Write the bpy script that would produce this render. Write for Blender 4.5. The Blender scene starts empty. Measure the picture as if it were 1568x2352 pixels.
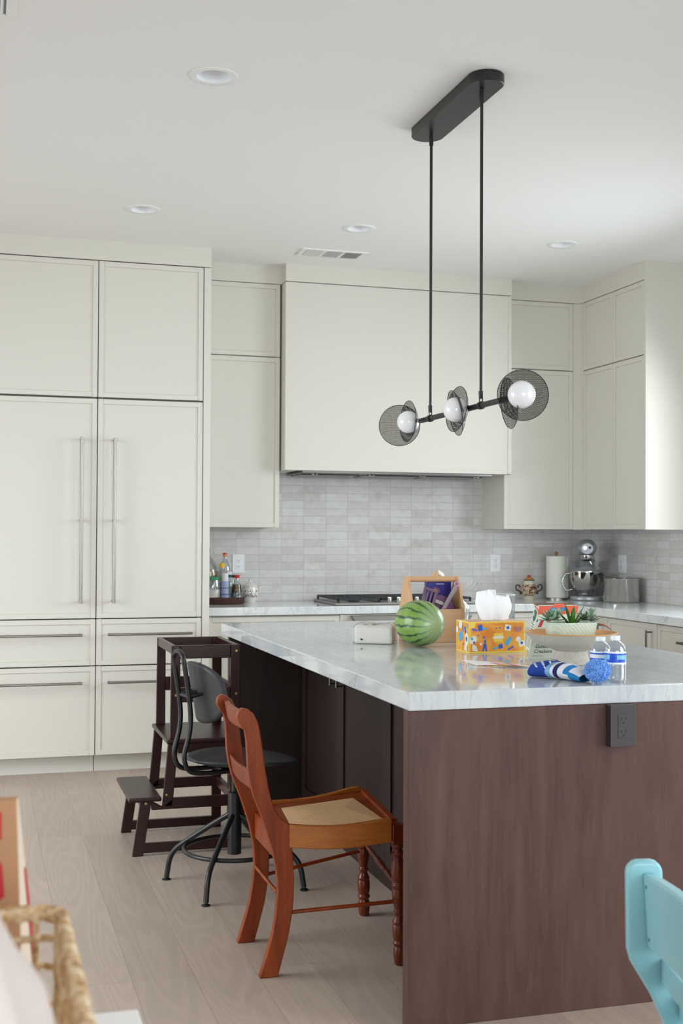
import bpy, bmesh, math, random
from mathutils import Vector, Matrix
random.seed(7)
PI = math.pi
SC = bpy.context.scene
COL = SC.collection

# ------------------------------------------------------------------ camera
f_px = 2796.0
cam_d = bpy.data.cameras.new('camera')
cam_d.sensor_fit = 'VERTICAL'
cam_d.sensor_height = 36.0
cam_d.lens = f_px * 36.0 / 2352.0
cam_d.clip_start = 0.05
cam_d.dof.use_dof = True
cam_d.dof.focus_distance = 4.3
cam_d.dof.aperture_fstop = 6.3
cam = bpy.data.objects.new('camera', cam_d)
COL.objects.link(cam)
R_ = Vector((0.95840748, -0.28536472, 0.00469912))
U_ = Vector((-0.00998167, -0.01705997, 0.99980464))
F_ = Vector((0.2852288, 0.95826715, 0.01919882))
mw = Matrix((R_, U_, -F_)).transposed().to_4x4()
mw.translation = Vector((0, 0, 1.3397))
cam.matrix_world = mw
SC.camera = cam

# ------------------------------------------------------------------ view, world, daylight through the windows
SC.view_settings.view_transform = 'Standard'
SC.view_settings.look = 'None'
SC.view_settings.gamma = 1.0
SC.view_settings.use_curve_mapping = False
SC.view_settings.exposure = 0.0
try:
    SC.cycles.diffuse_bounces = 6
    SC.cycles.transparent_max_bounces = 16
    SC.cycles.use_denoising = True
    SC.cycles.blur_glossy = 0.5
    SC.cycles.sample_clamp_indirect = 6.0
except Exception:
    pass
W = bpy.data.worlds.new('daylight'); SC.world = W
W.use_nodes = True
W.node_tree.nodes['Background'].inputs[0].default_value = (0.80, 0.88, 1.0, 1)
W.node_tree.nodes['Background'].inputs[1].default_value = 1.0

def area(name, loc, size, direction, power, color=(0.93, 0.97, 1.0), spread=180):
    d = bpy.data.lights.new(name, 'AREA'); d.shape = 'RECTANGLE'
    d.size, d.size_y = size; d.energy = power; d.color = color
    o = bpy.data.objects.new(name, d); COL.objects.link(o)
    o.location = loc
    o.rotation_euler = Vector(direction).to_track_quat('-Z', 'Z').to_euler()
    d.spread = math.radians(spread)
    return o
POWER = dict(sink=64, side=72, rear=125, left=88, world=1.2)
area('window_light_sink', (4.36, 5.35, 1.80), (1.5, 1.30), (-1, 0.1, -0.45), POWER['sink'], spread=150)
area('window_light_side', (4.42, 1.2, 1.35), (3.1, 2.2), (-1, 0.35, -0.7), POWER['side'], spread=140)
area('window_light_rear', (0.6, -3.75, 1.5), (4.3, 2.4), (0, 1, -0.45), POWER['rear'], spread=120)
area('window_light_left', (-2.9, 4.6, 1.35), (2.9, 2.2), (1, 0.2, -0.75), POWER['left'], spread=130)
W.node_tree.nodes['Background'].inputs[1].default_value = POWER['world']

# ------------------------------------------------------------------ materials
MATS = {}
def lin(c):
    if isinstance(c, str):
        c = [int(c[i:i + 2], 16) for i in (1, 3, 5)]
    out = []
    for v in c[:3]:
        v = v / 255.0
        out.append(v / 12.92 if v <= 0.04045 else ((v + 0.055) / 1.055) ** 2.4)
    return (*out, 1.0)

class NT:
    def __init__(s, name):
        s.m = bpy.data.materials.new(name); s.m.use_nodes = True
        s.n = s.m.node_tree.nodes; s.l = s.m.node_tree.links
        s.b = s.n['Principled BSDF']; s.out = s.n['Material Output']
    def add(s, t, **k):
        x = s.n.new(t)
        for a, v in k.items(): setattr(x, a, v)
        return x
    def link(s, a, b): s.l.new(a, b)
    def coord(s, scale=(1, 1, 1), rot=(0, 0, 0), loc=(0, 0, 0), kind='Object'):
        tc = s.add('ShaderNodeTexCoord'); mp = s.add('ShaderNodeMapping')
        mp.inputs['Scale'].default_value = scale; mp.inputs['Rotation'].default_value = rot
        mp.inputs['Location'].default_value = loc
        s.link(tc.outputs[kind], mp.inputs['Vector']); return mp.outputs['Vector']
    def noise(s, vec, scale=5, detail=3, rough=.5, dist=0):
        x = s.add('ShaderNodeTexNoise'); s.link(vec, x.inputs['Vector'])
        x.inputs['Scale'].default_value = scale; x.inputs['Detail'].default_value = detail
        x.inputs['Roughness'].default_value = rough; x.inputs['Distortion'].default_value = dist
        return x.outputs['Fac']
    def ramp(s, fac, stops, interp='LINEAR'):
        x = s.add('ShaderNodeValToRGB'); e = x.color_ramp; e.interpolation = interp
        while len(e.elements) < len(stops): e.elements.new(0.5)
        for el, (p, c) in zip(e.elements, stops):
            el.position = p; el.color = lin(c) if not isinstance(c, (int, float)) else (c, c, c, 1)
        s.link(fac, x.inputs['Fac']); return x.outputs['Color']
    def mix(s, fac, a, b, mode='MIX'):
        x = s.add('ShaderNodeMix'); x.data_type = 'RGBA'; x.blend_type = mode
        for val, i in ((fac, 0), (a, 6), (b, 7)):
            if isinstance(val, (int, float)): x.inputs[i].default_value = val
            elif isinstance(val, tuple): x.inputs[i].default_value = val
            else: s.link(val, x.inputs[i])
        return x.outputs[2]
    def math(s, op, a, b=None, c=None):
        x = s.add('ShaderNodeMath'); x.operation = op
        for i, v in enumerate((a, b, c)):
            if v is None: continue
            if isinstance(v, (int, float)): x.inputs[i].default_value = v
            else: s.link(v, x.inputs[i])
        return x.outputs[0]
    def bump(s, h, strength=.2, dist=.01):
        x = s.add('ShaderNodeBump'); x.inputs['Strength'].default_value = strength
        x.inputs['Distance'].default_value = dist
        s.link(h, x.inputs['Height']); s.link(x.outputs['Normal'], s.b.inputs['Normal'])
    def base(s, c):
        if isinstance(c, (tuple, str, list)): s.b.inputs['Base Color'].default_value = lin(c)
        else: s.link(c, s.b.inputs['Base Color'])
    def set(s, rough=None, metal=None, coat=None, spec=None, sheen=None, sss=None):
        if rough is not None: s.b.inputs['Roughness'].default_value = rough
        if metal is not None: s.b.inputs['Metallic'].default_value = metal
        if coat is not None:
            s.b.inputs['Coat Weight'].default_value = coat; s.b.inputs['Coat Roughness'].default_value = .08
        if spec is not None: s.b.inputs['Specular IOR Level'].default_value = spec
        if sheen is not None: s.b.inputs['Sheen Weight'].default_value = sheen

def plain(name, col, rough=.5, metal=0., var=.06, scale=12, bump=0., coat=None, spec=None, sheen=None):
    """procedural base: a gentle noise variation round one colour, optional grain bump"""
    if name in MATS: return MATS[name]
    t = NT(name); v = t.coord(); n = t.noise(v, scale, 3)
    c = lin(col)
    a = tuple(min(1, x * (1 - var)) for x in c[:3]) + (1,); b = tuple(min(1, x * (1 + var)) for x in c[:3]) + (1,)
    t.base(t.mix(n, a, b)); t.set(rough, metal, coat, spec, sheen)
    if bump: t.bump(t.noise(v, scale * 12, 2), bump, .004)
    MATS[name] = t.m; return t.m

def mat_wood(name, stops, axis='Z', stretch=14, scale=6, rough=.45, coat=None, bump=.05, ringy=True, spec=None):
    if name in MATS: return MATS[name]
    t = NT(name)
    sc = [stretch] * 3; sc['XYZ'.index(axis)] = 1.0
    v = t.coord(tuple(sc))
    n1 = t.noise(v, scale * .35, 4, .6, 1.2)
    n2 = t.noise(v, scale * 2.2, 3, .6)
    f = t.math('ADD', t.math('MULTIPLY', n1, .7), t.math('MULTIPLY', n2, .3))
    t.base(t.ramp(f, stops)); t.set(rough, coat=coat, spec=spec)
    t.bump(n2, bump, .002)
    MATS[name] = t.m; return t.m

cab = plain('cabinet_paint', (216, 213, 203), .42, var=.012, scale=2)
wall_paint = plain('wall_paint', (226, 225, 219), .8, var=.01, scale=3)
ceil_paint = plain('ceiling_paint', (238, 238, 236), .9, var=.008, scale=2)
gap_dark = plain('cabinet_gap', (112, 107, 97), .8)
white_trim = plain('white_trim', (236, 236, 234), .4, var=.01)
steel = plain('brushed_steel', (150, 146, 142), .34, 1.0, var=.05, scale=40)
steel_dark = plain('dark_steel', (120, 118, 116), .25, 1.0)
chrome = plain('polished_steel', (190, 188, 184), .16, 1.0, var=.04)
black_metal = plain('black_metal', (22, 22, 25), .38, .0, var=.1)
black_seat = plain('black_plywood', (44, 44, 47), .5, .0, var=.12, scale=30)
iron = plain('cast_iron', (38, 40, 44), .55, .0, var=.2)
white_plastic = plain('white_plastic', (238, 240, 243), .3, var=.01)
white_glaze = plain('white_glaze', (228, 224, 218), .15, var=.02, coat=.5)
dark_plastic = plain('bronze_plastic', (62, 58, 58), .45)
black = plain('black_paint', (16, 16, 18), .5)
brass = plain('brass', (190, 165, 105), .3, 1.0)
teal = plain('teal_paint', (146, 202, 212), .35, var=.03, coat=.3)
opal = None
def mk_opal():
    t = NT('opal_glass'); t.base(t.ramp(t.noise(t.coord(), 3), [(0, (238, 238, 242)), (1, (244, 244, 247))])); t.set(.12, coat=.6)
    t.b.inputs['Subsurface Weight'].default_value = .3
    t.b.inputs['Subsurface Radius'].default_value = (.03, .03, .03)
    return t.m
opal = mk_opal()

def mk_thin(name, tint=(235, 240, 243), gloss=.12, rough=.03, alpha=.92, body=(235, 240, 245)):
    """thin clear glass or plastic: transparent with a fresnel-like gloss"""
    if name in MATS: return MATS[name]
    t = NT(name); t.n.remove(t.b)
    tr = t.add('ShaderNodeBsdfTransparent'); tr.inputs[0].default_value = lin(tint)
    gl = t.add('ShaderNodeBsdfGlossy'); gl.inputs['Roughness'].default_value = rough
    df = t.add('ShaderNodeBsdfDiffuse'); df.inputs[0].default_value = lin(body)
    lw = t.add('ShaderNodeLayerWeight'); lw.inputs[0].default_value = .35
    nz = t.noise(t.coord(), 60, 2)
    bp = t.add('ShaderNodeBump'); bp.inputs['Strength'].default_value = .15; bp.inputs['Distance'].default_value = .002
    t.link(nz, bp.inputs['Height']); t.link(bp.outputs[0], gl.inputs['Normal'])
    m0 = t.add('ShaderNodeMixShader'); m0.inputs[0].default_value = 1 - alpha
    t.link(tr.outputs[0], m0.inputs[1]); t.link(df.outputs[0], m0.inputs[2])
    m1 = t.add('ShaderNodeMixShader')
    fac = t.math('MINIMUM', t.math('ADD', t.math('MULTIPLY', lw.outputs['Facing'], .7), gloss), 1.0)
    t.link(fac, m1.inputs[0]); t.link(m0.outputs[0], m1.inputs[1]); t.link(gl.outputs[0], m1.inputs[2])
    t.link(m1.outputs[0], t.out.inputs[0])
    MATS[name] = t.m; return t.m
pane_glass = mk_thin('window_pane', (250, 252, 252), .03, .0, 1.0)
clear = mk_thin('clear_glass', (236, 242, 242), .10)
bottle_plastic = mk_thin('bottle_plastic', (232, 238, 244), .14, .06, .84, (226, 232, 240))
film = mk_thin('plastic_film', (250, 250, 250), .05, .15, .93, (250, 250, 250))
green_glass = mk_thin('green_glass', (120, 150, 120), .12)

def mk_stone(name, k=0, veins_rot=(0, 0, .0)):
    t = NT(name)
    v = t.coord((1, 1, 1), veins_rot)
    big = t.noise(v, 2.2, 4, .55, .6)
    v2 = t.coord((3.0, .45, .7), veins_rot)
    streak = t.noise(v2, 2.6, 5, .6, 1.6)
    fine = t.noise(t.coord((9, 1.2, 1.2), veins_rot), 2.0, 3, .6, .8)
    basec = t.ramp(t.math('ADD', t.math('MULTIPLY', big, .5), t.math('MULTIPLY', fine, .5)),
                   [(.30, (208 - k, 214 - k, 220 - k)), (.5, (226 - k, 230 - k, 231 - k)), (.72, (235 - k, 236 - k, 232 - k))])
    # soft grey-blue bands and thin dark veins
    band = t.ramp(streak, [(.54, 0.), (.60, .4), (.68, 0.)])
    c1 = t.mix(band, basec, lin((176, 188, 198)))
    d = t.math('ABSOLUTE', t.math('SUBTRACT', streak, .455))
    vein = t.ramp(d, [(0., .38), (.006, .15), (.014, 0.)])
    c2 = t.mix(vein, c1, lin((124, 140, 152)))
    t.base(c2); t.set(.07, spec=.6)
    return t.m
stone = mk_stone('quartzite', veins_rot=(0, 0, 0))
stone_isl = mk_stone('quartzite_island', 22, veins_rot=(0, 0, .62))

def mk_tile():
    t = NT('glazed_tile')
    def brick(axis):
        tc = t.add('ShaderNodeTexCoord'); sp = t.add('ShaderNodeSeparateXYZ'); t.link(tc.outputs['Object'], sp.inputs[0])
        cb = t.add('ShaderNodeCombineXYZ')
        t.link(t.math('SUBTRACT', sp.outputs[axis], 1.875 if axis == 0 else 7.62), cb.inputs[0])
        t.link(t.math('SUBTRACT', sp.outputs[2], .9165), cb.inputs[1])
        return cb.outputs[0]
    geo = t.add('ShaderNodeNewGeometry'); sg = t.add('ShaderNodeSeparateXYZ'); t.link(geo.outputs['Normal'], sg.inputs[0])
    isx = t.math('GREATER_THAN', t.math('ABSOLUTE', sg.outputs[0]), .5)
    mx = t.add('ShaderNodeMix'); mx.data_type = 'VECTOR'
    t.link(isx, mx.inputs[0]); t.link(brick(0), mx.inputs[4]); t.link(brick(1), mx.inputs[5])
    vec = mx.outputs[1]
    wob = t.add('ShaderNodeTexNoise'); wob.inputs['Scale'].default_value = 9; t.link(vec, wob.inputs['Vector'])
    off = t.add('ShaderNodeVectorMath'); off.operation = 'SCALE'; off.inputs[3].default_value = .006
    sub = t.add('ShaderNodeVectorMath'); sub.operation = 'SUBTRACT'; sub.inputs[1].default_value = (.5, .5, .5)
    t.link(wob.outputs['Color'], sub.inputs[0]); t.link(sub.outputs[0], off.inputs[0])
    ad = t.add('ShaderNodeVectorMath'); ad.operation = 'ADD'; t.link(vec, ad.inputs[0]); t.link(off.outputs[0], ad.inputs[1])
    br = t.add('ShaderNodeTexBrick'); br.offset = 0.0; br.squash = 1.0
    br.inputs['Scale'].default_value = 1.0; br.inputs['Brick Width'].default_value = .1481
    br.inputs['Row Height'].default_value = .0497; br.inputs['Mortar Size'].default_value = .0016
    br.inputs['Mortar Smooth'].default_value = .3; br.inputs['Bias'].default_value = -.1
    br.inputs['Color1'].default_value = lin((222, 221, 220)); br.inputs['Color2'].default_value = lin((206, 203, 201))
    br.inputs['Mortar'].default_value = lin((192, 186, 181))
    t.link(ad.outputs[0], br.inputs['Vector'])
    blotch = t.ramp(t.noise(t.coord(), 9, 2, .5), [(.55, 0.), (.78, .38)])
    cc = t.mix(blotch, br.outputs['Color'], lin((186, 164, 156)))
    cl = t.ramp(t.noise(t.coord(), 26, 3, .6), [(.3, .90), (.7, 1.0)])
    t.base(t.mix(1.0, cc, cl, 'MULTIPLY')); t.set(.22, spec=.45)
    h = t.math('ADD', t.math('MULTIPLY', br.outputs['Fac'], -1.0), t.math('MULTIPLY', t.noise(t.coord(), 30, 2), .5))
    t.bump(h, .25, .003)
    return t.m
tile = mk_tile()

def mk_floor():
    t = NT('oak_floor')
    tc = t.add('ShaderNodeTexCoord'); sp = t.add('ShaderNodeSeparateXYZ'); t.link(tc.outputs['Object'], sp.inputs[0])
    cb = t.add('ShaderNodeCombineXYZ')
    t.link(sp.outputs[1], cb.inputs[0]); t.link(t.math('SUBTRACT', sp.outputs[0], .080), cb.inputs[1])
    br = t.add('ShaderNodeTexBrick'); br.offset = .37; br.offset_frequency = 3; br.squash = 1.0
    br.inputs['Scale'].default_value = 1.0; br.inputs['Brick Width'].default_value = 1.85
    br.inputs['Row Height'].default_value = .187; br.inputs['Mortar Size'].default_value = .0007
    br.inputs['Mortar Smooth'].default_value = .2; br.inputs['Bias'].default_value = 0.
    br.inputs['Color1'].default_value = lin((194, 176, 162)); br.inputs['Color2'].default_value = lin((180, 162, 149))
    br.inputs['Mortar'].default_value = lin((150, 129, 115))
    t.link(cb.outputs[0], br.inputs['Vector'])
    row = t.math('FLOOR', t.math('DIVIDE', t.math('SUBTRACT', sp.outputs[0], .080), .187))
    cv = t.add('ShaderNodeCombineXYZ')
    t.link(t.math('MULTIPLY', sp.outputs[0], 3.4), cv.inputs[0])
    t.link(t.math('ADD', t.math('MULTIPLY', sp.outputs[1], .30), t.math('MULTIPLY', row, 7.31)), cv.inputs[1])
    warp = t.noise(cv.outputs[0], 1.5, 2, .45, .25)
    ring = t.math('SINE', t.math('MULTIPLY', warp, 130.0))
    rr = t.ramp(ring, [(0., .90), (.30, .985), (1., 1.)])
    fine = t.ramp(t.noise(t.coord((70, 2.5, 1)), 2.5, 4, .65), [(.3, .90), (.7, 1.0)])
    c = t.mix(.75, br.outputs['Color'], rr, 'MULTIPLY'); c = t.mix(.7, c, fine, 'MULTIPLY')
    t.base(c); t.set(.42)
    t.bump(t.math('MULTIPLY', br.outputs['Fac'], -1.0), .3, .002)
    return t.m
floor_m = mk_floor()

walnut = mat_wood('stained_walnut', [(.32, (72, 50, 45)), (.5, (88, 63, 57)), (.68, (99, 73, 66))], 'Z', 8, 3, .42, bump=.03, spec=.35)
walnut_shaded = mat_wood('stained_walnut_shaded', [(.3, (36, 25, 23)), (.7, (52, 37, 34))], 'Z', 10, 4, .45, bump=.03, spec=.3)  # darker copy of the walnut, shade under the overhang put into its colour
espresso = mat_wood('espresso_wood', [(.3, (38, 13, 12)), (.7, (52, 21, 18))], 'Z', 8, 4, .32, bump=.02, spec=.35)
cherry = mat_wood('cherry_wood', [(.3, (98, 36, 10)), (.5, (126, 51, 15)), (.72, (146, 66, 22))], 'Z', 9, 5, .38, bump=.03, spec=.25)
cherry_dark = mat_wood('cherry_leg', [(.3, (78, 25, 8)), (.7, (118, 46, 14))], 'Z', 9, 5, .25, bump=.03, spec=.5)
amber = mat_wood('amber_maple', [(.3, (122, 64, 16)), (.5, (164, 94, 32)), (.72, (186, 114, 46))], 'X', 9, 5, .34, bump=.03, spec=.4)
beech = mat_wood('beech_ply', [(.3, (196, 152, 110)), (.6, (214, 172, 130)), (.8, (202, 154, 108))], 'X', 8, 4, .5, bump=.03)
bark = plain('bark', (66, 40, 34), .9, var=.5, scale=40, bump=.6)
bark_face = plain('cut_wood', (120, 84, 56), .6, var=.2, scale=30)

def mk_rush(name, ax):
    t = NT(name); w = t.add('ShaderNodeTexWave'); w.bands_direction = ax
    w.inputs['Scale'].default_value = 60; w.inputs['Distortion'].default_value = 1.2; w.inputs['Detail'].default_value = 2
    t.link(t.coord(), w.inputs['Vector'])
    t.base(t.ramp(w.outputs['Fac'], [(0, (200, 152, 104)), (.4, (224, 180, 132)), (1, (234, 194, 148))])); t.set(.7)
    t.bump(w.outputs['Fac'], .6, .003); return t.m
rush_x, rush_y = mk_rush('rush_x', 'X'), mk_rush('rush_y', 'Y')

def mk_melon():
    t = NT('watermelon_rind')
    tc = t.add('ShaderNodeTexCoord'); g = t.add('ShaderNodeTexGradient'); g.gradient_type = 'RADIAL'
    t.link(tc.outputs['Object'], g.inputs[0])
    n = t.noise(t.coord((1, 1, .6)), 30, 4, .7)
    n2 = t.noise(t.coord(), 90, 2, .6)
    a = t.math('ADD', t.math('MULTIPLY', g.outputs['Fac'], 15 * 2 * PI), t.math('MULTIPLY', t.math('SUBTRACT', n, .5), 6.5))
    s = t.math('ADD', t.math('SINE', a), t.math('MULTIPLY', t.math('SUBTRACT', n2, .5), .7))
    stripe = t.ramp(s, [(0., 0.), (.60, 0.), (.74, 1.)])
    pale = t.ramp(t.noise(t.coord(), 14, 3, .6), [(.35, (112, 148, 62)), (.6, (130, 164, 80)), (.75, (160, 178, 100))])
    dark = t.ramp(n2, [(.3, (32, 66, 36)), (.7, (58, 94, 50))])
    c = t.mix(stripe, pale, dark)
    sp = t.add('ShaderNodeSeparateXYZ'); t.link(tc.outputs['Object'], sp.inputs[0])
    tip_light = t.ramp(t.math('MULTIPLY', sp.outputs[2], 8.5), [(.45, 0.), (1.0, .8)])  # pale window highlight painted into the rind, stronger toward the tip
    c = t.mix(tip_light, c, lin((176, 204, 160)))
    t.base(c); t.set(.3, spec=.5, coat=.2); return t.m
melon_m = mk_melon()

def mk_mesh_metal():
    t = NT('perforated_metal')
    t.base((26, 25, 26)); t.set(.4, metal=.4)
    tc = t.add('ShaderNodeTexCoord'); mp = t.add('ShaderNodeMapping'); mp.inputs['Scale'].default_value = (1, 1, 1)
    t.link(tc.outputs['UV'], mp.inputs[0]); sp = t.add('ShaderNodeSeparateXYZ'); t.link(mp.outputs[0], sp.inputs[0])
    # staggered round holes in a tangential grid (uv in metres along the shell)
    cell = .0042
    u = t.math('DIVIDE', sp.outputs[0], cell); v = t.math('DIVIDE', sp.outputs[1], cell * .866)
    row = t.math('FLOOR', v)
    u2 = t.math('ADD', u, t.math('MULTIPLY', t.math('MODULO', t.math('ABSOLUTE', row), 2.0), .5))
    du = t.math('SUBTRACT', t.math('SUBTRACT', u2, t.math('FLOOR', u2)), .5)
    dv = t.math('SUBTRACT', t.math('SUBTRACT', v, row), .5)
    r = t.math('SQRT', t.math('ADD', t.math('MULTIPLY', du, du), t.math('MULTIPLY', dv, dv)))
    t.link(t.math('GREATER_THAN', r, .335), t.b.inputs['Alpha'])
    return t.m
mesh_metal = mk_mesh_metal()

# ------------------------------------------------------------------ mesh helpers
class MB:
    def __init__(s): s.v = []; s.f = []; s.m = []; s.uv = {}; s.xf = None
    def _p(s, p): return tuple(s.xf @ Vector(p)) if s.xf is not None else tuple(p)
    def poly(s, pts, m=0, uv=None):
        b = len(s.v); s.v += [s._p(p) for p in pts]; s.f.append(tuple(range(b, b + len(pts)))); s.m.append(m)
        if uv: s.uv[len(s.f) - 1] = uv
        return s
    def mesh(s, vs, fs, m=0, uvs=None):
        b = len(s.v); s.v += [s._p(p) for p in vs]
        for f in fs:
            s.f.append(tuple(b + i for i in f)); s.m.append(m)
            if uvs: s.uv[len(s.f) - 1] = [uvs[i] for i in f]
        return s
    def box(s, x0, x1, y0, y1, z0, z1, m=0):
        vs = [(x, y, z) for x in (x0, x1) for y in (y0, y1) for z in (z0, z1)]
        return s.mesh(vs, [(0, 1, 3, 2), (4, 6, 7, 5), (0, 4, 5, 1), (2, 3, 7, 6), (0, 2, 6, 4), (1, 5, 7, 3)], m)
    def hexa(s, vs, m=0):
        """8 corners: bottom ring of 4, then top ring of 4"""
        return s.mesh(vs, [(3, 2, 1, 0), (4, 5, 6, 7), (0, 1, 5, 4), (1, 2, 6, 5), (2, 3, 7, 6), (3, 0, 4, 7)], m)
    def ring_tube(s, rings, m=0, closed=False, caps=True):
        n = len(rings[0]); vs = [p for r in rings for p in r]; fs = []
        k = len(rings)
        for i in range(k if closed else k - 1):
            a, b = i * n, ((i + 1) % k) * n
            for j in range(n): fs.append((a + j, a + (j + 1) % n, b + (j + 1) % n, b + j))
        if caps and not closed:
            fs.append(tuple(reversed(range(n)))); fs.append(tuple(range((k - 1) * n, k * n)))
        return s.mesh(vs, fs, m)
    def tube(s, pts, r, seg=12, m=0, closed=False, caps=True, flat=None):
        pts = [Vector(p) for p in pts]; k = len(pts); rings = []; up = None
        for i, p in enumerate(pts):
            if closed: d = pts[(i + 1) % k] - pts[i - 1]
            else: d = pts[min(i + 1, k - 1)] - pts[max(i - 1, 0)]
            d.normalize()
            if up is None:
                up = Vector((0, 0, 1)) if abs(d.z) < .9 else Vector((0, 1, 0))
                up = (up - d * up.dot(d)).normalized()
            else:
                up = (up - d * up.dot(d)).normalized()
            sd = d.cross(up)
            rr = r[i] if isinstance(r, (list, tuple)) else r
            fl = flat or 1.0
            rings.append([tuple(p + up * (rr * math.cos(2 * PI * j / seg)) + sd * (rr * fl * math.sin(2 * PI * j / seg))) for j in range(seg)])
        return s.ring_tube(rings, m, closed, caps)
    def cyl(s, p0, p1, r0, r1=None, seg=24, m=0):
        return s.tube([p0, p1], [r0, r0 if r1 is None else r1], seg, m)
    def lathe(s, prof, c=(0, 0, 0), seg=32, m=0, sx=1, sy=1, caps=False):
        """profile of (r, z) turned about the vertical through c"""
        rings = [[(c[0] + sx * r * math.cos(2 * PI * j / seg), c[1] + sy * r * math.sin(2 * PI * j / seg), c[2] + z) for j in range(seg)] for r, z in prof]
        return s.ring_tube(rings, m, False, caps)
    def prism(s, out, plane, a, b, m=0):
        """2-D outline extruded from a to b along the axis left out of the plane"""
        def P(u, v, w): return {'XZ': (u, w, v), 'XY': (u, v, w), 'YZ': (w, u, v)}[plane]
        n = len(out); vs = [P(u, v, a) for u, v in out] + [P(u, v, b) for u, v in out]
        fs = [(i, (i + 1) % n, n + (i + 1) % n, n + i) for i in range(n)]
        fs += [tuple(reversed(range(n))), tuple(range(n, 2 * n))]
        return s.mesh(vs, fs, m)
    def ball(s, c, r, seg=24, rg=14, m=0, sc=(1, 1, 1)):
        prof = [(max(1e-5, r * math.sin(PI * i / rg)), -r * math.cos(PI * i / rg)) for i in range(rg + 1)]
        rings = [[(c[0] + sc[0] * q * math.cos(2 * PI * j / seg), c[1] + sc[1] * q * math.sin(2 * PI * j / seg), c[2] + sc[2] * z) for j in range(seg)] for q, z in prof]
        return s.ring_tube(rings, m, False, False)
    def grid(s, fn, nu, nv, m=0):
        vs = [fn(i / nu, j / nv) for i in range(nu + 1) for j in range(nv + 1)]
        fs = [(i * (nv + 1) + j, (i + 1) * (nv + 1) + j, (i + 1) * (nv + 1) + j + 1, i * (nv + 1) + j + 1) for i in range(nu) for j in range(nv)]
        return s.mesh(vs, fs, m)
    def text(s, body, size, org, xd, yd, m=0, sx=1.0, lift=0.0, curve=None):
        cu = bpy.data.curves.new('t', 'FONT'); cu.body = body; cu.size = size; cu.resolution_u = 2
        o = bpy.data.objects.new('t', cu); COL.objects.link(o)
        dg = bpy.context.evaluated_depsgraph_get(); me = bpy.data.meshes.new_from_object(o.evaluated_get(dg))
        xd, yd, org = Vector(xd), Vector(yd), Vector(org); nrm = xd.cross(yd).normalized()
        vs = []
        for v in me.vertices:
            if curve: vs.append(curve(v.co.x * sx, v.co.y))
            else: vs.append(tuple(org + xd * (v.co.x * sx) + yd * v.co.y + nrm * lift))
        s.mesh(vs, [tuple(p.vertices) for p in me.polygons], m)
        bpy.data.objects.remove(o); bpy.data.meshes.remove(me); bpy.data.curves.remove(cu)
        return s
    def build(s, name, mats, parent=None, smooth=35, bevel=0, seg=2, sub=0, local=False, solid=0, label=None):
        if not isinstance(mats, (list, tuple)): mats = [mats]
        me = bpy.data.meshes.new(name); o = bpy.data.objects.new(name, me); COL.objects.link(o)
        inv = Matrix.Identity(4)
        if parent is not None:
            o.parent = parent
            root = parent
            while root.parent is not None: root = root.parent
            if not local: inv = root.matrix_basis.inverted()
        me.from_pydata([tuple(inv @ Vector(v)) for v in s.v] if not local else s.v, [], s.f)
        for mm in mats: me.materials.append(mm)
        for p, mi in zip(me.polygons, s.m): p.material_index = mi
        if s.uv:
            uvl = me.uv_layers.new(name='UVMap')
            for fi, uv in s.uv.items():
                for li, c in zip(me.polygons[fi].loop_indices, uv): uvl.data[li].uv = c
        bm = bmesh.new(); bm.from_mesh(me)
        if not s.uv: bmesh.ops.remove_doubles(bm, verts=bm.verts, dist=1e-6)
        bmesh.ops.recalc_face_normals(bm, faces=bm.faces)
        bm.to_mesh(me); bm.free()
        if smooth:
            me.polygons.foreach_set('use_smooth', [True] * len(me.polygons))
            me.set_sharp_from_angle(angle=math.radians(smooth))
        if solid:
            md = o.modifiers.new('thick', 'SOLIDIFY'); md.thickness = solid; md.offset = 0
        if bevel:
            md = o.modifiers.new('bevel', 'BEVEL'); md.width = bevel; md.segments = seg; md.limit_method = 'ANGLE'
            md.angle_limit = math.radians(40)
        if sub:
            md = o.modifiers.new('sub', 'SUBSURF'); md.levels = sub; md.render_levels = sub
        if label: o['label'] = label
        return o

def tag(o, label, cat, group=None, kind=None):
    if label: o['label'] = label
    if cat: o['category'] = cat
    if group: o['group'] = group
    if kind: o['kind'] = kind
    return o
def thing(name, label, cat, loc=(0, 0, 0), rotz=0, group=None):
    o = bpy.data.objects.new(name, None); COL.objects.link(o)
    o.empty_display_size = .05
    o.matrix_basis = Matrix.Translation(Vector(loc)) @ Matrix.Rotation(rotz, 4, 'Z')
    return tag(o, label, cat, group)
def struct(name, mb, mats, label=None, **k):
    o = mb.build(name, mats, None, **k); o['kind'] = 'structure'
    if label: o['label'] = label
    return o
def copy_tree(o, parent=None):
    c = o.copy(); COL.objects.link(c); c.parent = parent
    for ch in [x for x in bpy.data.objects if x.parent == o]: copy_tree(ch, c)
    return c
def arc(cx, cy, r, a0, a1, n):
    return [(cx + r * math.cos(math.radians(a0 + (a1 - a0) * i / n)), cy + r * math.sin(math.radians(a0 + (a1 - a0) * i / n))) for i in range(n + 1)]
def smooth_path(pts, n=6):
    """Catmull-Rom through the points"""
    P = [Vector(p) for p in pts]; P = [P[0] * 2 - P[1]] + P + [P[-1] * 2 - P[-2]]; out = []
    for i in range(1, len(P) - 2):
        for k in range(n):
            t = k / n; a, b, c, d = P[i - 1], P[i], P[i + 1], P[i + 2]
            out.append(tuple(.5 * ((2 * b) + (c - a) * t + (2 * a - 5 * b + 4 * c - d) * t * t + (3 * b - a - 3 * c + d) * t ** 3)))
    out.append(tuple(P[-2])); return out

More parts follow.
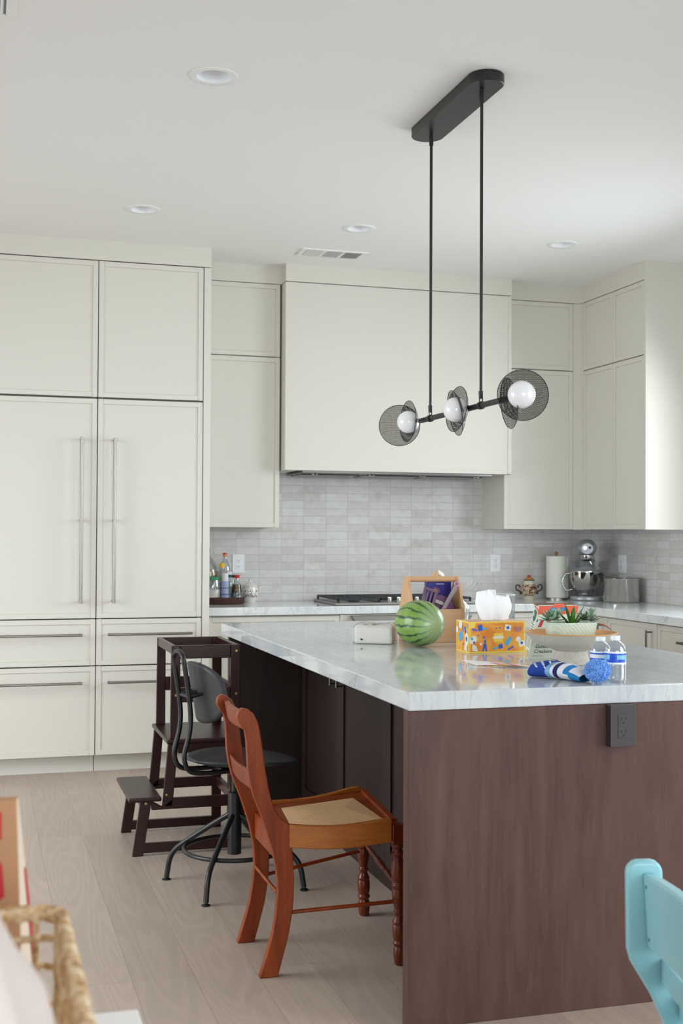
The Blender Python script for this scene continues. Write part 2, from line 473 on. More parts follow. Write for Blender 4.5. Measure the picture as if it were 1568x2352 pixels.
# ------------------------------------------------------------------ room shell
H = 3.0; YB = 7.66; XR = 4.16; XLW = -2.6; YR = -3.2
struct('floor', MB().box(XLW - .1, XR + .1, YR - .1, YB + .1, -.08, 0), floor_m, smooth=0)
# ceiling with real holes for the four recessed lights
LIGHTS = [(.800, 4.328), (.788, 6.22), (1.955, 6.255), (3.165, 6.25)]
def ceiling():
    mb = MB(); r = .066; n = 32
    xs = sorted({XLW - .1, XR + .1, -.0, 1.4, 2.6}); ys = sorted({YR - .1, YB + .1, 5.2})
    cells = [(xs[i], xs[i + 1], ys[j], ys[j + 1]) for i in range(len(xs) - 1) for j in range(len(ys) - 1)]
    for x0, x1, y0, y1 in cells:
        inside = [(cx, cy) for cx, cy in LIGHTS if x0 < cx < x1 and y0 < cy < y1]
        if not inside:
            mb.poly([(x0, y0, H), (x1, y0, H), (x1, y1, H), (x0, y1, H)]); continue
        cx, cy = inside[0]
        circ = [(cx + r * math.cos(2 * PI * k / n), cy + r * math.sin(2 * PI * k / n)) for k in range(n)]
        outer = []
        for k in range(n):
            a = 2 * PI * k / n; dx, dy = math.cos(a), math.sin(a)
            t = min([(x1 - cx) / dx if dx > 1e-9 else 1e9, (x0 - cx) / dx if dx < -1e-9 else 1e9, (y1 - cy) / dy if dy > 1e-9 else 1e9, (y0 - cy) / dy if dy < -1e-9 else 1e9])
            outer.append((cx + dx * t, cy + dy * t))
        corners = [(x1, y1), (x0, y1), (x0, y0), (x1, y0)]
        for k in range(n):
            k2 = (k + 1) % n; o1, o2 = outer[k], outer[k2]
            pts = [circ[k], o1]
            if abs(o1[0] - o2[0]) > 1e-6 and abs(o1[1] - o2[1]) > 1e-6:
                pts.append(min(corners, key=lambda q: (q[0] - (o1[0] + o2[0]) / 2) ** 2 + (q[1] - (o1[1] + o2[1]) / 2) ** 2))
            pts += [o2, circ[k2]]
            mb.poly([(p[0], p[1], H) for p in pts])
    # the slab above the holes
    mb.box(XLW - .1, XR + .1, YR - .1, YB + .1, H + .12, H + .2)
    return mb
struct('ceiling', ceiling(), ceil_paint, smooth=0)

mb = MB(); mb.box(XLW - .1, XR + .1, YB, YB + .1, 0, H + .12, 0)
mb.box(1.277, XR, YB - .008, YB, .90, 1.80, 1)
struct('wall_back', mb, [wall_paint, tile], 'back wall with stacked pale grey glazed tiles above the counter', smooth=0)
# right wall with the sink window and a tall side window
def wall_with_holes(axis, pos, t, a0, a1, holes, m=0):
    mb = MB(); cur = a0
    def bx(p, q, z0, z1):
        if q - p < 1e-4 or z1 - z0 < 1e-4: return
        if axis == 'X': mb.box(pos, pos + t, p, q, z0, z1, m)
        else: mb.box(p, q, pos, pos + t, z0, z1, m)
    for (h0, h1, z0, z1) in sorted(holes):
        bx(cur, h0, 0, H + .12); bx(h0, h1, 0, z0); bx(h0, h1, z1, H + .12); cur = h1
    bx(cur, a1, 0, H + .12); return mb
SINKW = (4.55, 6.15, 1.07, 2.45); SIDEW = (-.4, 2.8, .1, 2.4); REARW = (-1.6, 2.8, .1, 2.6)
mb = wall_with_holes('X', XR, .1, YR, YB, [SINKW, SIDEW])
mb.box(XR - .008, XR, 6.44, YB - .008, .90, 1.42, 1)
mb.box(XR - .008, XR, 4.15, 6.44, .90, 1.07, 1)
struct('wall_right', mb, [wall_paint, tile], 'right wall with grey tiles behind the stand mixer', smooth=0)
struct('wall_front', wall_with_holes('Y', YR - .1, .1, XLW, XR, [REARW]), wall_paint, smooth=0)
LEFTW = (3.1, 6.1, .1, 2.4)
struct('wall_left', wall_with_holes('X', XLW - .1, .1, YR, YB, [LEFTW]), wall_paint, smooth=0)
# short return wall that closes the bank of tall cabinets beyond the frame
struct('wall_left_return', MB().box(XLW, -.135, 6.93, YB, 0, H), wall_paint, smooth=0)
def window(name, axis, pos, a0, a1, z0, z1, nm):
    """outer frame, mullions and a thin pane"""
    mb = MB(); w = .045
    def bx(p, q, za, zb, d0=.02, d1=.08):
        if axis == 'X': mb.box(pos + d0, pos + d1, p, q, za, zb)
        else: mb.box(p, q, pos + d0, pos + d1, za, zb)
    bx(a0, a0 + w, z0, z1); bx(a1 - w, a1, z0, z1); bx(a0 + w, a1 - w, z0, z0 + w); bx(a0 + w, a1 - w, z1 - w, z1)
    for i in range(1, nm):
        c = a0 + (a1 - a0) * i / nm; bx(c - .025, c + .025, z0 + w, z1 - w)
    o = struct(name, mb, white_trim, smooth=0)
    g = MB()
    if axis == 'X': g.box(pos + .045, pos + .05, a0 + w, a1 - w, z0 + w, z1 - w)
    else: g.box(a0 + w, a1 - w, pos + .045, pos + .05, z0 + w, z1 - w)
    g.build('pane', pane_glass, o, smooth=0)
window('window_1', 'X', XR, *SINKW, 2)
window('window_2', 'X', XR, *SIDEW, 2)
window('window_4', 'X', XLW - .1, *LEFTW, 2)
window('window_3', 'Y', YR - .1, *REARW, 3)

# ------------------------------------------------------------------ cabinets
def shaker(name, a0, a1, z0, z1, axis, pos, parent, stile=.028, t=.02, rec=.006, sgn=-1, mat=None):
    """thin-framed door or drawer front. axis 'Y': spans X at depth y=pos facing -Y; axis 'X': spans Y at x=pos facing -X"""
    mb = MB(); g = .0016; a0 += g; a1 -= g; z0 += g; z1 -= g
    def bx(p, q, za, zb, f, b):
        if axis == 'Y': mb.box(p, q, pos + f, pos + b, za, zb)
        else: mb.box(pos + f, pos + b, p, q, za, zb)
    s = stile
    bx(a0, a0 + s, z0, z1, 0, t); bx(a1 - s, a1, z0, z1, 0, t)
    bx(a0 + s, a1 - s, z0, z0 + s, 0, t); bx(a0 + s, a1 - s, z1 - s, z1, 0, t)
    bx(a0 + s, a1 - s, z0 + s, z1 - s, rec, t - .002)
    return mb.build(name, mat or cab, parent, smooth=0, bevel=.0012, seg=1)
def bar_handle(p0, p1, out, parent, r=.0075, st=.045, mat=None, inset=.012, mid=True):
    """round bar with standoffs; out is the direction away from the door"""
    p0, p1, out = Vector(p0), Vector(p1), Vector(out); mb = MB()
    d = (p1 - p0).normalized(); a, b = p0 + out * st, p1 + out * st
    mb.cyl(a, b, r, seg=16)
    for q in [a + d * inset, b - d * inset] + ([(a + b) / 2] if mid else []): mb.cyl(q - out * st, q, r * .8, seg=12)
    return mb.build('handle', mat or steel, parent, smooth=50)
YF = 6.956
def tall_unit(x0, x1, label, hx, side):
    t = thing('tall_cabinet', label, 'cabinet', ((x0 + x1) / 2, YF + .3, 0), 0, 'tall panelled cabinets')
    MB().box(x0 + .001, x1 - .001, YF + .021, YB - .01, .1, 2.885).build('body', gap_dark, t, smooth=0)
    MB().box(x0 + .001, x1 - .001, YF + .075, YB - .01, 0, .1).build('toe_kick', cab, t, smooth=0)
    shaker('door', x0, x1, 2.112, 2.885, 'Y', YF, t)
    d = shaker('door', x0, x1, .867, 2.104, 'Y', YF, t)
    bar_handle((hx, YF, .953), (hx, YF, 1.882), (0, -1, 0), d, r=.009, st=.055)
    d = shaker('drawer', x0, x1, .603, .863, 'Y', YF, t)
    c = (x0 + x1) / 2; hw = (.305 if x1 - x0 > .7 else .238)
    bar_handle((c - hw, YF, .778), (c + hw, YF, .778), (0, -1, 0), d, r=.0075, st=.05, mid=False)
    d = shaker('drawer', x0, x1, .1, .599, 'Y', YF, t)
    bar_handle((c - hw, YF, .510), (c + hw, YF, .510), (0, -1, 0), d, r=.0075, st=.05, mid=False)
    return t
ta = tall_unit(-.128, .634, 'tall cream panelled fridge column at the left edge of the photo', .546, -1)
tb = tall_unit(.636, 1.234, 'tall cream panelled column behind the dark step stool', .727, 1)
MB().box(1.236, 1.277, YF - .004, YB - .01, 0, 2.885).build('side_panel', cab, tb, smooth=0, bevel=.001, seg=1)

# crown fascias up to the ceiling
mb = MB(); mb.box(-.135, 1.277, YF - .004, YF + .3, 2.889, H); struct('trim_1', mb, cab, smooth=0)
mb = MB(); mb.box(1.277, 1.782, 7.29, YB, 2.889, H); mb.box(3.283, 3.824, 7.29, YB, 2.889, H); struct('trim_2', mb, cab, smooth=0)
mb = MB(); mb.box(1.782, 3.283, 7.196, YB, 2.893, H); struct('trim_3', mb, cab, smooth=0)
mb = MB(); mb.box(3.82, XR, 6.461, 7.29, 2.889, H); struct('trim_4', mb, cab, smooth=0)

YU = 7.294
def upper(name, x0, x1, zb, zm, zt, label, filler=None):
    t = thing(name, label, 'cabinet', ((x0 + x1) / 2, YU + .15, zb), 0, 'cream wall cabinets')
    MB().box(x0, x1, YU + .021, YB - .009, zb + .001, zt).build('body', cab, t, smooth=0)
    xe = filler if filler else x1
    shaker('door', x0, xe, zm + .002, zt, 'Y', YU, t)
    shaker('door', x0, xe, zb, zm - .002, 'Y', YU, t)
    if filler: MB().box(filler, x1, YU, YU + .021, zb, zt).build('filler_strip', cab, t, smooth=0)
    return t
upper('wall_cabinet', 1.279, 1.772, 1.385, 2.436, 2.887, 'narrow cream wall cabinet between fridge column and range hood')
upper('wall_cabinet', 3.274, 3.824, 1.385, 2.436, 2.887, 'cream wall cabinet right of the hood, above the paper towels', 3.772)
# cabinets on the right wall
XF = 3.824
t = thing('wall_cabinet', 'cream wall cabinet with bright end panel on the right wall, above the stock pot', 'cabinet', (4.0, 6.87, 1.385), 0, 'cream wall cabinets')
MB().box(XF + .021, XR - .001, 6.483, YB - .01, 1.386, 2.887).build('body', cab, t, smooth=0)
for a, b in ((6.483, 6.857), (6.857, 7.25)):
    shaker('door', a, b, 2.438, 2.887, 'X', XF, t); shaker('door', a, b, 1.385, 2.434, 'X', XF, t)
MB().box(XF, XF + .021, 7.25, 7.294, 1.385, 2.887).build('filler_strip', cab, t, smooth=0)
MB().box(XF - .003, XR - .001, 6.461, 6.483, 1.383, 2.889).build('end_panel', cab, t, smooth=0, bevel=.001, seg=1)

# range hood
t = thing('range_hood', 'cream box range hood above the gas cooktop', 'range hood', (2.53, 7.43, 1.737))
mb = MB(); x0, x1, y0, y1, z0, z1 = 1.782, 3.283, 7.2, YB - .009, 1.737, 2.889
mb.box(x0, x0 + .02, y0, y1, z0, z1); mb.box(x1 - .02, x1, y0, y1, z0, z1); mb.box(x0 + .02, x1 - .02, y0, y0 + .02, z0, z1)
mb.box(x0 + .02, x1 - .02, y0 + .02, y1, z1 - .02, z1)
mb.box(x0 + .02, x0 + .09, y0 + .02, y1, z0, z0 + .02); mb.box(x1 - .09, x1 - .02, y0 + .02, y1, z0, z0 + .02)
mb.box(x1 - .024, x1, y0 - .003, y0, z0, z1); mb.box(x0, x1 - .024, y0 - .003, y0, z0, z0 + .024)
mb.build('canopy', cab, t, smooth=0, bevel=.0015, seg=1)
mb = MB(); mb.box(1.90, 3.165, 7.23, 7.62, 1.722, 1.80)
for k in range(3):
    c = 2.11 + k * .42; mb.box(c - .19, c + .19, 7.33, 7.6, 1.716, 1.722)
mb.build('liner', steel_dark, t, smooth=0, bevel=.004)
for x in (1.99, 2.36, 2.70, 3.07):
    MB().cyl((x, 7.27, 1.7215), (x, 7.27, 1.712), .020, .016, seg=20).build('hood_light', chrome, t)

# base cabinets, back run
YBASE = 7.04
def base_unit(x0, x1, label, rows, extra=None):
    t = thing('base_cabinet', label, 'cabinet', ((x0 + x1) / 2, 7.3, 0), 0, 'cream base cabinets')
    MB().box(x0, x1, YBASE + .021, YB - .01, .1, .8655).build('body', cab, t, smooth=0)
    MB().box(x0, x1, YBASE + .08, YB - .01, 0, .1).build('toe_kick', cab, t, smooth=0)
    for za, zb in rows: shaker('drawer', x0, x1, za, zb, 'Y', YBASE, t, stile=.03)
    return t
base_unit(1.279, 2.088, 'cream base cabinet under the bottle tray, beside the fridge column', [(.1, .48), (.484, .858)])
base_unit(2.99, 3.55, 'cream base cabinet right of the oven on the back run', [(.1, .48), (.484, .858)])
t = thing('oven', 'built-in oven under the cooktop with wide steel handle', 'oven', (2.53, 7.3, 0))
MB().box(2.09, 2.988, YBASE + .02, YB - .01, .1, .865).build('body', cab, t, smooth=0)
MB().box(2.09, 2.988, YBASE, YBASE + .02, .1, .862).build('front', cab, t, smooth=0, bevel=.001, seg=1)
MB().box(2.17, 2.91, YBASE - .004, YBASE, .30, .70).build('window', black, t, smooth=0)
mb = MB(); mb.prism([(2.15, .855), (2.93, .855), (2.90, .80), (2.18, .80)], 'XZ', YBASE - .05, YBASE - .001)
mb.build('handle', steel, t, bevel=.003)
# base cabinets, right run
def base_right(y0, y1, label, handle):
    t = thing('base_cabinet', label, 'cabinet', (3.85, (y0 + y1) / 2, 0), 0, 'cream base cabinets')
    x = 3.57
    MB().box(x + .021, XR - .01, y0, y1, .1, .8655).build('body', cab, t, smooth=0)
    MB().box(x + .08, XR - .01, y0, y1, 0, .1).build('toe_kick', cab, t, smooth=0)
    if handle == 'drawers':
        for za, zb in ((.66, .86), (.38, .656), (.1, .376)):
            d = shaker('drawer', y0, y1, za, zb, 'X', x, t, stile=.03)
            m = (y0 + y1) / 2; z = za + (zb - za) * .6
            bar_handle((x, m - .16, z), (x, m + .16, z), (-1, 0, 0), d, r=.007, st=.032, mat=steel_dark, mid=False)
    else:
        d = shaker('door', y0, y1, .1, .86, 'X', x, t, stile=.03)
        yy = y0 + .055 if handle == 'near' else y1 - .05
        bar_handle((x, yy, .60), (x, yy, .825), (-1, 0, 0), d, r=.006, st=.034, mat=steel_dark, mid=False)
base_right(6.47, 7.0, 'cream corner base cabinet with slim handle behind the succulent planter', 'near')
base_right(5.92, 6.468, 'cream base cabinet with upright handle under the right counter', 'near')
base_right(5.10, 5.918, 'cream drawer unit with dark pull at the right edge of the photo', 'drawers')
base_right(4.2, 5.098, 'cream sink cabinet under the window, nearest the camera', 'near')

# L-shaped worktop
mb = MB(); mb.prism([(1.278, 7.017), (3.543, 7.017), (3.543, 4.15), (XR - .009, 4.15), (XR - .009, YB - .009), (1.278, YB - .009)], 'XY', .8665, .914)
tag(mb.build('worktop', stone, None, smooth=0, bevel=.003), 'pale blue-grey veined stone worktop along the back and right walls', 'worktop')

# ------------------------------------------------------------------ island
IX0, IX1, IY0, IY1 = 1.124, 2.471, 3.128, 5.796
mb = MB(); mb.box(IX0, IX1, IY0, IY1, .862, .914)
tag(mb.build('island_worktop', stone_isl, None, smooth=0, bevel=.004, seg=2), 'glossy white-grey veined stone slab on top of the kitchen island', 'worktop')
t = thing('kitchen_island', 'dark walnut kitchen island with recessed seating side', 'kitchen island', (1.8, 4.46, 0))
mb = MB(); mb.box(IX0 + .001, IX1 - .012, IY0 + .002, IY0 + .045, 0, .8615)
mb.build('end_panel', walnut, t, smooth=0, bevel=.0015, seg=1)
MB().box(IX0 + .03, IX1 - .012, IY1 - .045, IY1 - .012, 0, .8615).build('end_panel', walnut_shaded, t, smooth=0, bevel=.0015, seg=1)
MB().box(1.516, IX1 - .03, IY0 + .045, IY1 - .045, .0, .8615).build('body', walnut_shaded, t, smooth=0)
MB().box(1.502, 1.516, IY0 + .045, IY1 - .045, .0, .075).build('base_rail', walnut_shaded, t, smooth=0)
yy = [3.20, 3.80, 4.42, 5.04, 5.66]
for i in range(4):
    d = shaker('door', yy[i], yy[i + 1], .08, .855, 'X', 1.494, t, stile=.06, rec=.008, mat=walnut_shaded)
    y = yy[i + 1] - .05 if i % 2 == 0 else yy[i] + .05
    bar_handle((1.494, y, .69), (1.494, y, .80), (-1, 0, 0), d, r=.005, st=.028, mat=steel_dark, mid=False, inset=.006)

# dark outlet box under the overhang
def outlet(name, label, c, nrm, w, h, plate, sock, depth=.006, up=(0, 0, 1), double=True, group=None):
    """wall plate with duplex socket; c = centre on the surface"""
    n = Vector(nrm); u = Vector(up); r = u.cross(n); c = Vector(c)
    t = thing(name, label, 'outlet', tuple(c), 0, group)
    def slab(w_, h_, d0, d1, cu=0, cv=0):
        q = MB(); pts = []
        for d in (d0, d1):
            for a, b in ((-1, -1), (1, -1), (1, 1), (-1, 1)):
                pts.append(tuple(c + r * (a * w_ / 2 + cu) + u * (b * h_ / 2 + cv) + n * d))
        q.hexa(pts); return q
    slab(w, h, 0, depth).build('plate', plate, t, smooth=0, bevel=.0015)
    s = slab(.034, .068, depth, depth + .0015); s.build('socket', sock, t, smooth=0, bevel=.0006, seg=1)
    q = MB()
    for cv in (.017, -.019):
        for cu, ww in ((-.0065, .0022), (.0065, .0022)):
            x = slab(ww, .008, depth + .0012, depth + .002, cu, cv + .004); q.mesh(x.v, x.f)
        x = slab(.0045, .0045, depth + .0012, depth + .002, 0, cv - .007); q.mesh(x.v, x.f)
    q.build('slots', black, t, smooth=0)
    return t
outlet('outlet_box', 'dark bronze outlet box under the island overhang', (1.763, IY0 + .002, .801), (0, -1, 0), .080, .119, dark_plastic, dark_plastic, depth=.028)
outlet('wall_outlet', 'white wall outlet behind the bottle tray', (1.59, YB - .008, 1.156), (0, -1, 0), .076, .119, white_plastic, white_plastic, group='white wall outlets')
outlet('wall_outlet', 'white wall outlet left of the painted lidded pot', (3.37, YB - .008, 1.156), (0, -1, 0), .076, .119, white_plastic, white_plastic, group='white wall outlets')
outlet('wall_outlet', 'white plate on the right wall above the stock pot', (XR - .008, 7.318, 1.156), (-1, 0, 0), .096, .119, white_plastic, white_plastic, group='white wall outlets')

# ------------------------------------------------------------------ ceiling fixtures
labs = ['large recessed ceiling light nearest the camera', 'recessed ceiling light above the tall cabinets at left',
        'recessed ceiling light in front of the range hood', 'recessed ceiling light nearest the right wall']
for (x, y), lb in zip(LIGHTS, labs):
    t = thing('recessed_light', lb, 'ceiling light', (x, y, H), 0, 'recessed ceiling lights')
    MB().lathe([(.0655, .004), (.0655, -.0), (.064, -.003), (.084, -.005), (.0875, -.003), (.0875, .0)], (x, y, H), 40).build('trim_ring', white_trim, t, smooth=50)
    MB().lathe([(.0645, -.002), (.060, .02), (.052, .06), (.050, .062), (.001, .066)], (x, y, H), 40).build('reflector', white_plastic, t, smooth=50)
def vent(x0, x1, y0, y1, label):
    t = thing('air_vent', label, 'air vent', ((x0 + x1) / 2, (y0 + y1) / 2, H))
    mb = MB(); b = .022; z = H - .007; zz = H + .02
    mb.box(x0, x1, y0, y0 + b, z, H); mb.box(x0, x1, y1 - b, y1, z, H); mb.box(x0, x0 + .032, y0 + b, y1 - b, z, H); mb.box(x1 - .032, x1, y0 + b, y1 - b, z, H)
    w = (x1 - x0 - .064) / 3
    for k in (1, 2): mb.box(x0 + .032 + k * w - .008, x0 + .032 + k * w + .008, y0 + b, y1 - b, z, H)
    mb.build('frame', white_trim, t, smooth=0, bevel=.001, seg=1)
    MB().box(x0 + .01, x1 - .01, y0 + .01, y1 - .01, H - .0012, H - .0004).build('backing', plain('duct_grey', (120, 128, 134), .6), t, smooth=0)
    for k in range(3):
        q = MB(); a0 = x0 + .032 + k * w + .008; n = 9
        for i in range(n):
            c = a0 + (w - .016) * (i + .5) / n; tilt = (-.004, .0, .004)[k]
            q.hexa([(c - .0012 - tilt, y0 + b, H - .0065), (c + .0012 - tilt, y0 + b, H - .0065), (c + .0012 - tilt, y1 - b, H - .0065), (c - .0012 - tilt, y1 - b, H - .0065),
                    (c - .0012 + tilt, y0 + b, H - .001), (c + .0012 + tilt, y0 + b, H - .001), (c + .0012 + tilt, y1 - b, H - .001), (c - .0012 + tilt, y1 - b, H - .001)])
        q.build('louvre', white_trim, t, smooth=0)
vent(1.777, 2.177, 6.77, 6.965, 'white rectangular ceiling vent in front of the hood')
vent(-.26, .098, 3.66, 4.025, 'white ceiling vent cut by the top left corner of the photo')

# ------------------------------------------------------------------ pendant
PX = 1.735
t = thing('pendant_light', 'black linear pendant with three globes and mesh shades over the island', 'pendant light', (PX, 4.327, H))
def stadium(y0, y1, r, n=16):
    return [(PX + a, y1 - r + b) for a, b in arc(0, 0, r, 0, 180, n)] + [(PX + a, y0 + r + b) for a, b in arc(0, 0, r, 180, 360, n)]
mb = MB(); mb.prism(stadium(3.965, 4.69, .066), 'XY', H - .038, H)
mb.build('canopy', black_metal, t, bevel=.004, smooth=40)
ZB = 1.812
for y, lb in ((4.583, None), (4.068, None)):
    MB().cyl((PX, y, H - .038), (PX, y, ZB + .03), .0058, seg=12).build('rod', black_metal, t)
    mb = MB(); mb.cyl((PX, y, H - .042), (PX, y, H - .085), .0095, .0085, 14)
    mb.build('swivel', black_metal, t)
    mb = MB(); mb.cyl((PX, y, ZB + .052), (PX, y, ZB + .024), .009, .008, 14)
    loop = [(PX + .0, y + .014 * math.cos(a), ZB + .026 + .016 * math.sin(a)) for a in [PI * k / 8 for k in range(9)]]
    loop = [(PX, y + .014, ZB - .008)] + loop + [(PX, y - .014, ZB - .008)]
    loop = [(PX + .012 * 0, p[1], p[2]) for p in loop]
    mb.tube(loop, .0022, 8)
    mb.cyl((PX, y - .010, ZB), (PX, y + .010, ZB), .0145, seg=20)
    mb.build('yoke', black_metal, t)
mb = MB(); mb.cyl((PX, 3.72, ZB), (PX, 4.775, ZB), .0105, seg=20)
mb.build('crossbar', black_metal, t)
def dish(c, axis, R, depth, name='mesh_shade'):
    """shallow perforated bowl; the hollow side faces along axis, rim centre at c"""
    ax = Vector(axis).normalized(); q = ax.to_track_quat('Z', 'Y').to_matrix().to_4x4(); q.translation = Vector(c)
    Rs = (R * R + depth * depth) / (2 * depth); a1 = math.asin(min(1, R / Rs)); n, seg = 14, 56
    vs, uv, fs = [], [], []
    for i in range(n + 1):
        a = a1 * i / n
        for j in range(seg + 1):
            b = 2 * PI * j / seg
            vs.append(tuple(q @ Vector((Rs * math.sin(a) * math.cos(b), Rs * math.sin(a) * math.sin(b), -depth + Rs * (1 - math.cos(a))))))
            uv.append((Rs * a * math.cos(b) + .5, Rs * a * math.sin(b) + .5))
    for i in range(n):
        for j in range(seg):
            k = i * (seg + 1) + j; fs.append((k, k + 1, k + seg + 2, k + seg + 1))
    mb = MB(); mb.mesh(vs, fs, 0, uv)
    o = mb.build(name, mesh_metal, t, smooth=60)
    rim = MB(); rim.tube([tuple(q @ Vector((R * math.cos(2 * PI * j / 48), R * math.sin(2 * PI * j / 48), 0))) for j in range(48)], .0013, 6, closed=True)
    rim.build('rim', black_metal, o)
    return o
RS = .085
# each lamp: globe, then the shades (rim centre, opening direction)
LAMPS = (((1.690, 4.722, 1.808), (((1.676, 4.790, 1.799), (-.37, -.93, -.02)), ((1.699, 4.752, 1.814), (-.99, -.05, .03)))),
         ((1.690, 4.201, 1.808), (((1.698, 4.226, 1.798), (-.97, .10, -.20)), ((1.700, 4.216, 1.812), (-.99, -.08, .12)))),
         ((1.712, 3.675, 1.807), (((1.728, 3.700, 1.809), (-.34, -.94, .02)), ((1.697, 3.743, 1.785), (-.97, .10, -.12)))))
for g, shades in LAMPS:
    MB().ball(g, .0465, 32, 20).build('globe', opal, t, smooth=60)
    MB().cyl((g[0] + .02, g[1] + .015, g[2]), (PX + .006, g[1] + .022, ZB), .016, seg=18).build('lamp_holder', black_metal, t)
    for c_, ax_ in shades: dish(c_, ax_, RS, .036)

# ------------------------------------------------------------------ dark step stool
t = thing('step_stool', 'dark brown wooden toddler step stool tower by the tall cabinets', 'step stool', (.85, 5.335, 0))
SY0, SY1 = 5.115, 5.557; bt = .022
def sideframe(y0, y1):
    def b(name, out):
        MB().prism(out, 'XZ', y0, y1).build(name, espresso, t, smooth=0, bevel=.003)
    b('post', [(1.035, 0), (1.078, 0), (1.076, .872), (1.033, .872)])
    b('post', [(.778, .48), (.819, .48), (.819, .872), (.781, .872)])
    b('leg', [(.748, .20), (.790, .20), (.812, .462), (.770, .462)])
    b('leg', [(.624, 0), (.669, 0), (.702, .226), (.656, .226)])
    b('rail', [(.819, .816), (1.033, .816), (1.033, .872), (.819, .872)])
    b('rail', [(.819, .633), (1.033, .633), (1.033, .694), (.819, .694)])
    b('rail', [(.702, .189), (1.035, .189), (1.035, .235), (.790, .235), (.748, .2), (.702, .226)])
    b('rail', [(.665, .012), (1.035, .012), (1.035, .052), (.672, .052)])
    b('rail', [(.812, .42), (1.035, .42), (1.035, .462), (.812, .462)])
sideframe(SY0, SY0 + bt); sideframe(SY1 - bt, SY1)
MB().box(.762, 1.10, SY0 - .012, SY1 + .012, .462, .481).build('platform', espresso, t, smooth=0, bevel=.006, seg=3)
MB().box(.606, .742, SY0 - .014, SY1 + .014, .226, .245).build('step', espresso, t, smooth=0, bevel=.006, seg=3)
for nm, (xa, xb, za, zb) in {'crossbar': (.783, .803, .835, .872)}.items(): MB().box(xa, xb, SY0 + bt, SY1 - bt, za, zb).build(nm, espresso, t, smooth=0, bevel=.003)
MB().box(1.053, 1.073, SY0 + bt, SY1 - bt, .82, .872).build('crossbar', espresso, t, smooth=0, bevel=.003)
MB().box(1.053, 1.073, SY0 + bt, SY1 - bt, .633, .69).build('crossbar', espresso, t, smooth=0, bevel=.003)
MB().box(1.053, 1.073, SY0 + bt, SY1 - bt, .19, .235).build('crossbar', espresso, t, smooth=0, bevel=.003)
MB().box(.668, .688, SY0 + bt, SY1 - bt, .18, .222).build('crossbar', espresso, t, smooth=0, bevel=.003)
mb = MB()
for x, z in ((.800, .85), (1.058, .846), (1.058, .664), (.764, .25), (.678, .218), (1.056, .212), (.80, .445), (.80, .664)):
    MB().cyl((x, SY0 + .001, z), (x, SY0 - .002, z), .0062, .005, 14).build('bolt', brass, t)
    MB().cyl((x, SY1 - .001, z), (x, SY1 + .002, z), .0062, .005, 14).build('bolt', brass, t)

# ------------------------------------------------------------------ black swivel chair
CX, CY = .95, 4.608; th = math.radians(12)
t = thing('swivel_chair', 'black metal swivel chair with oval backrest pulled up to the island', 'chair', (CX, CY, 0), th)
def L(mb, name, mat, par=None, **k): return mb.build(name, mat, par or t, local=True, **k)
mb = MB()
def seatf(u, v):
    a = 2 * PI * v; r = u
    R = .205 * (1 + .05 * math.cos(2 * a) - .03 * math.cos(3 * a))
    x, y = .035 + r * R * math.cos(a), r * R * .98 * math.sin(a)
    z = .462 + .016 * r * r + .012 * r ** 3 * (abs(math.sin(a)) ** 2) - .012 * max(0, math.cos(a)) * r ** 4 + .016 * max(0, -math.cos(a)) * r ** 4
    return (x, y, z)
mb.grid(seatf, 10, 40)
L(mb, 'seat', black_seat, solid=.011, smooth=60)
# tube back frame: one loop with two uprights
prof = [(.02, .448), (.12, .447), (.185, .452), (.213, .468), (.226, .50), (.226, .53), (.215, .57), (.206, .61), (.203, .66), (.208, .72), (.217, .78), (.225, .83), (.231, .868)]
hw = .052
left = [(-d, hw, z) for d, z in prof]; right = [(-d, -hw, z) for d, z in prof]
top = [(-.233, hw * math.cos(a), .868 + .034 * math.sin(a)) for a in [PI * k / 8 for k in range(1, 8)]]
path = smooth_path(left + top + right[::-1], 3)
L(MB().tube(path, .0095, 12), 'back_frame', black_metal, smooth=60)
mb = MB(); mb.cyl((-.205, hw, .735), (-.205, -hw, .735), .008, seg=12); mb.cyl((-.205, 0, .735), (-.158, 0, .745), .009, seg=12); mb.cyl((-.205, hw, .735), (-.150, hw * .9, .745), .007, seg=12); mb.cyl((-.205, -hw, .735), (-.150, -hw * .9, .745), .007, seg=12)
L(mb, 'back_bracket', black_metal)
mb = MB()
def backf(u, v):
    a = 2 * PI * v
    ca, sa = math.cos(a), math.sin(a); n = 2.5
    k = (abs(ca) ** n + abs(sa) ** n) ** (-1 / n)
    y, z = .165 * u * k * ca, .115 * u * k * sa
    y *= 1 - .10 * (z < 0) * abs(z) / .115
    x = -.155 + .055 * (y / .165) ** 2 - .02 * (z / .115)
    return (x, y, .745 + z)
mb.grid(backf, 8, 44)
L(mb, 'backrest', black_seat, solid=.012, smooth=60)
mb = MB(); mb.cyl((0, 0, .12), (0, 0, .355), .0265, seg=24); mb.cyl((0, 0, .355), (0, 0, .45), .013, seg=18)
mb.box(-.07, .07, -.05, .05, .444, .456)
L(mb, 'column', black_metal, bevel=.002)
for k, a in enumerate((149.3, 237, 329.3, 57)):
    a = math.radians(a) - th; ca, sa = math.cos(a), math.sin(a)
    pts = smooth_path([(r * ca, r * sa, z) for r, z in ((.015, .272), (.08, .232), (.15, .186), (.215, .142), (.248, .112), (.265, .078), (.274, .03), (.277, .012))], 3)
    leg = L(MB().tube(pts, .0105, 12), 'leg', black_metal, smooth=60)
    c = (.278 * ca, .278 * sa, 0)
    mb = MB(); mb.lathe([(.0001, .0), (.0165, .0), (.0165, .004), (.007, .009), (.006, .016), (.0001, .016)], c, 16)
    L(mb, 'foot_pad', black_metal, leg)
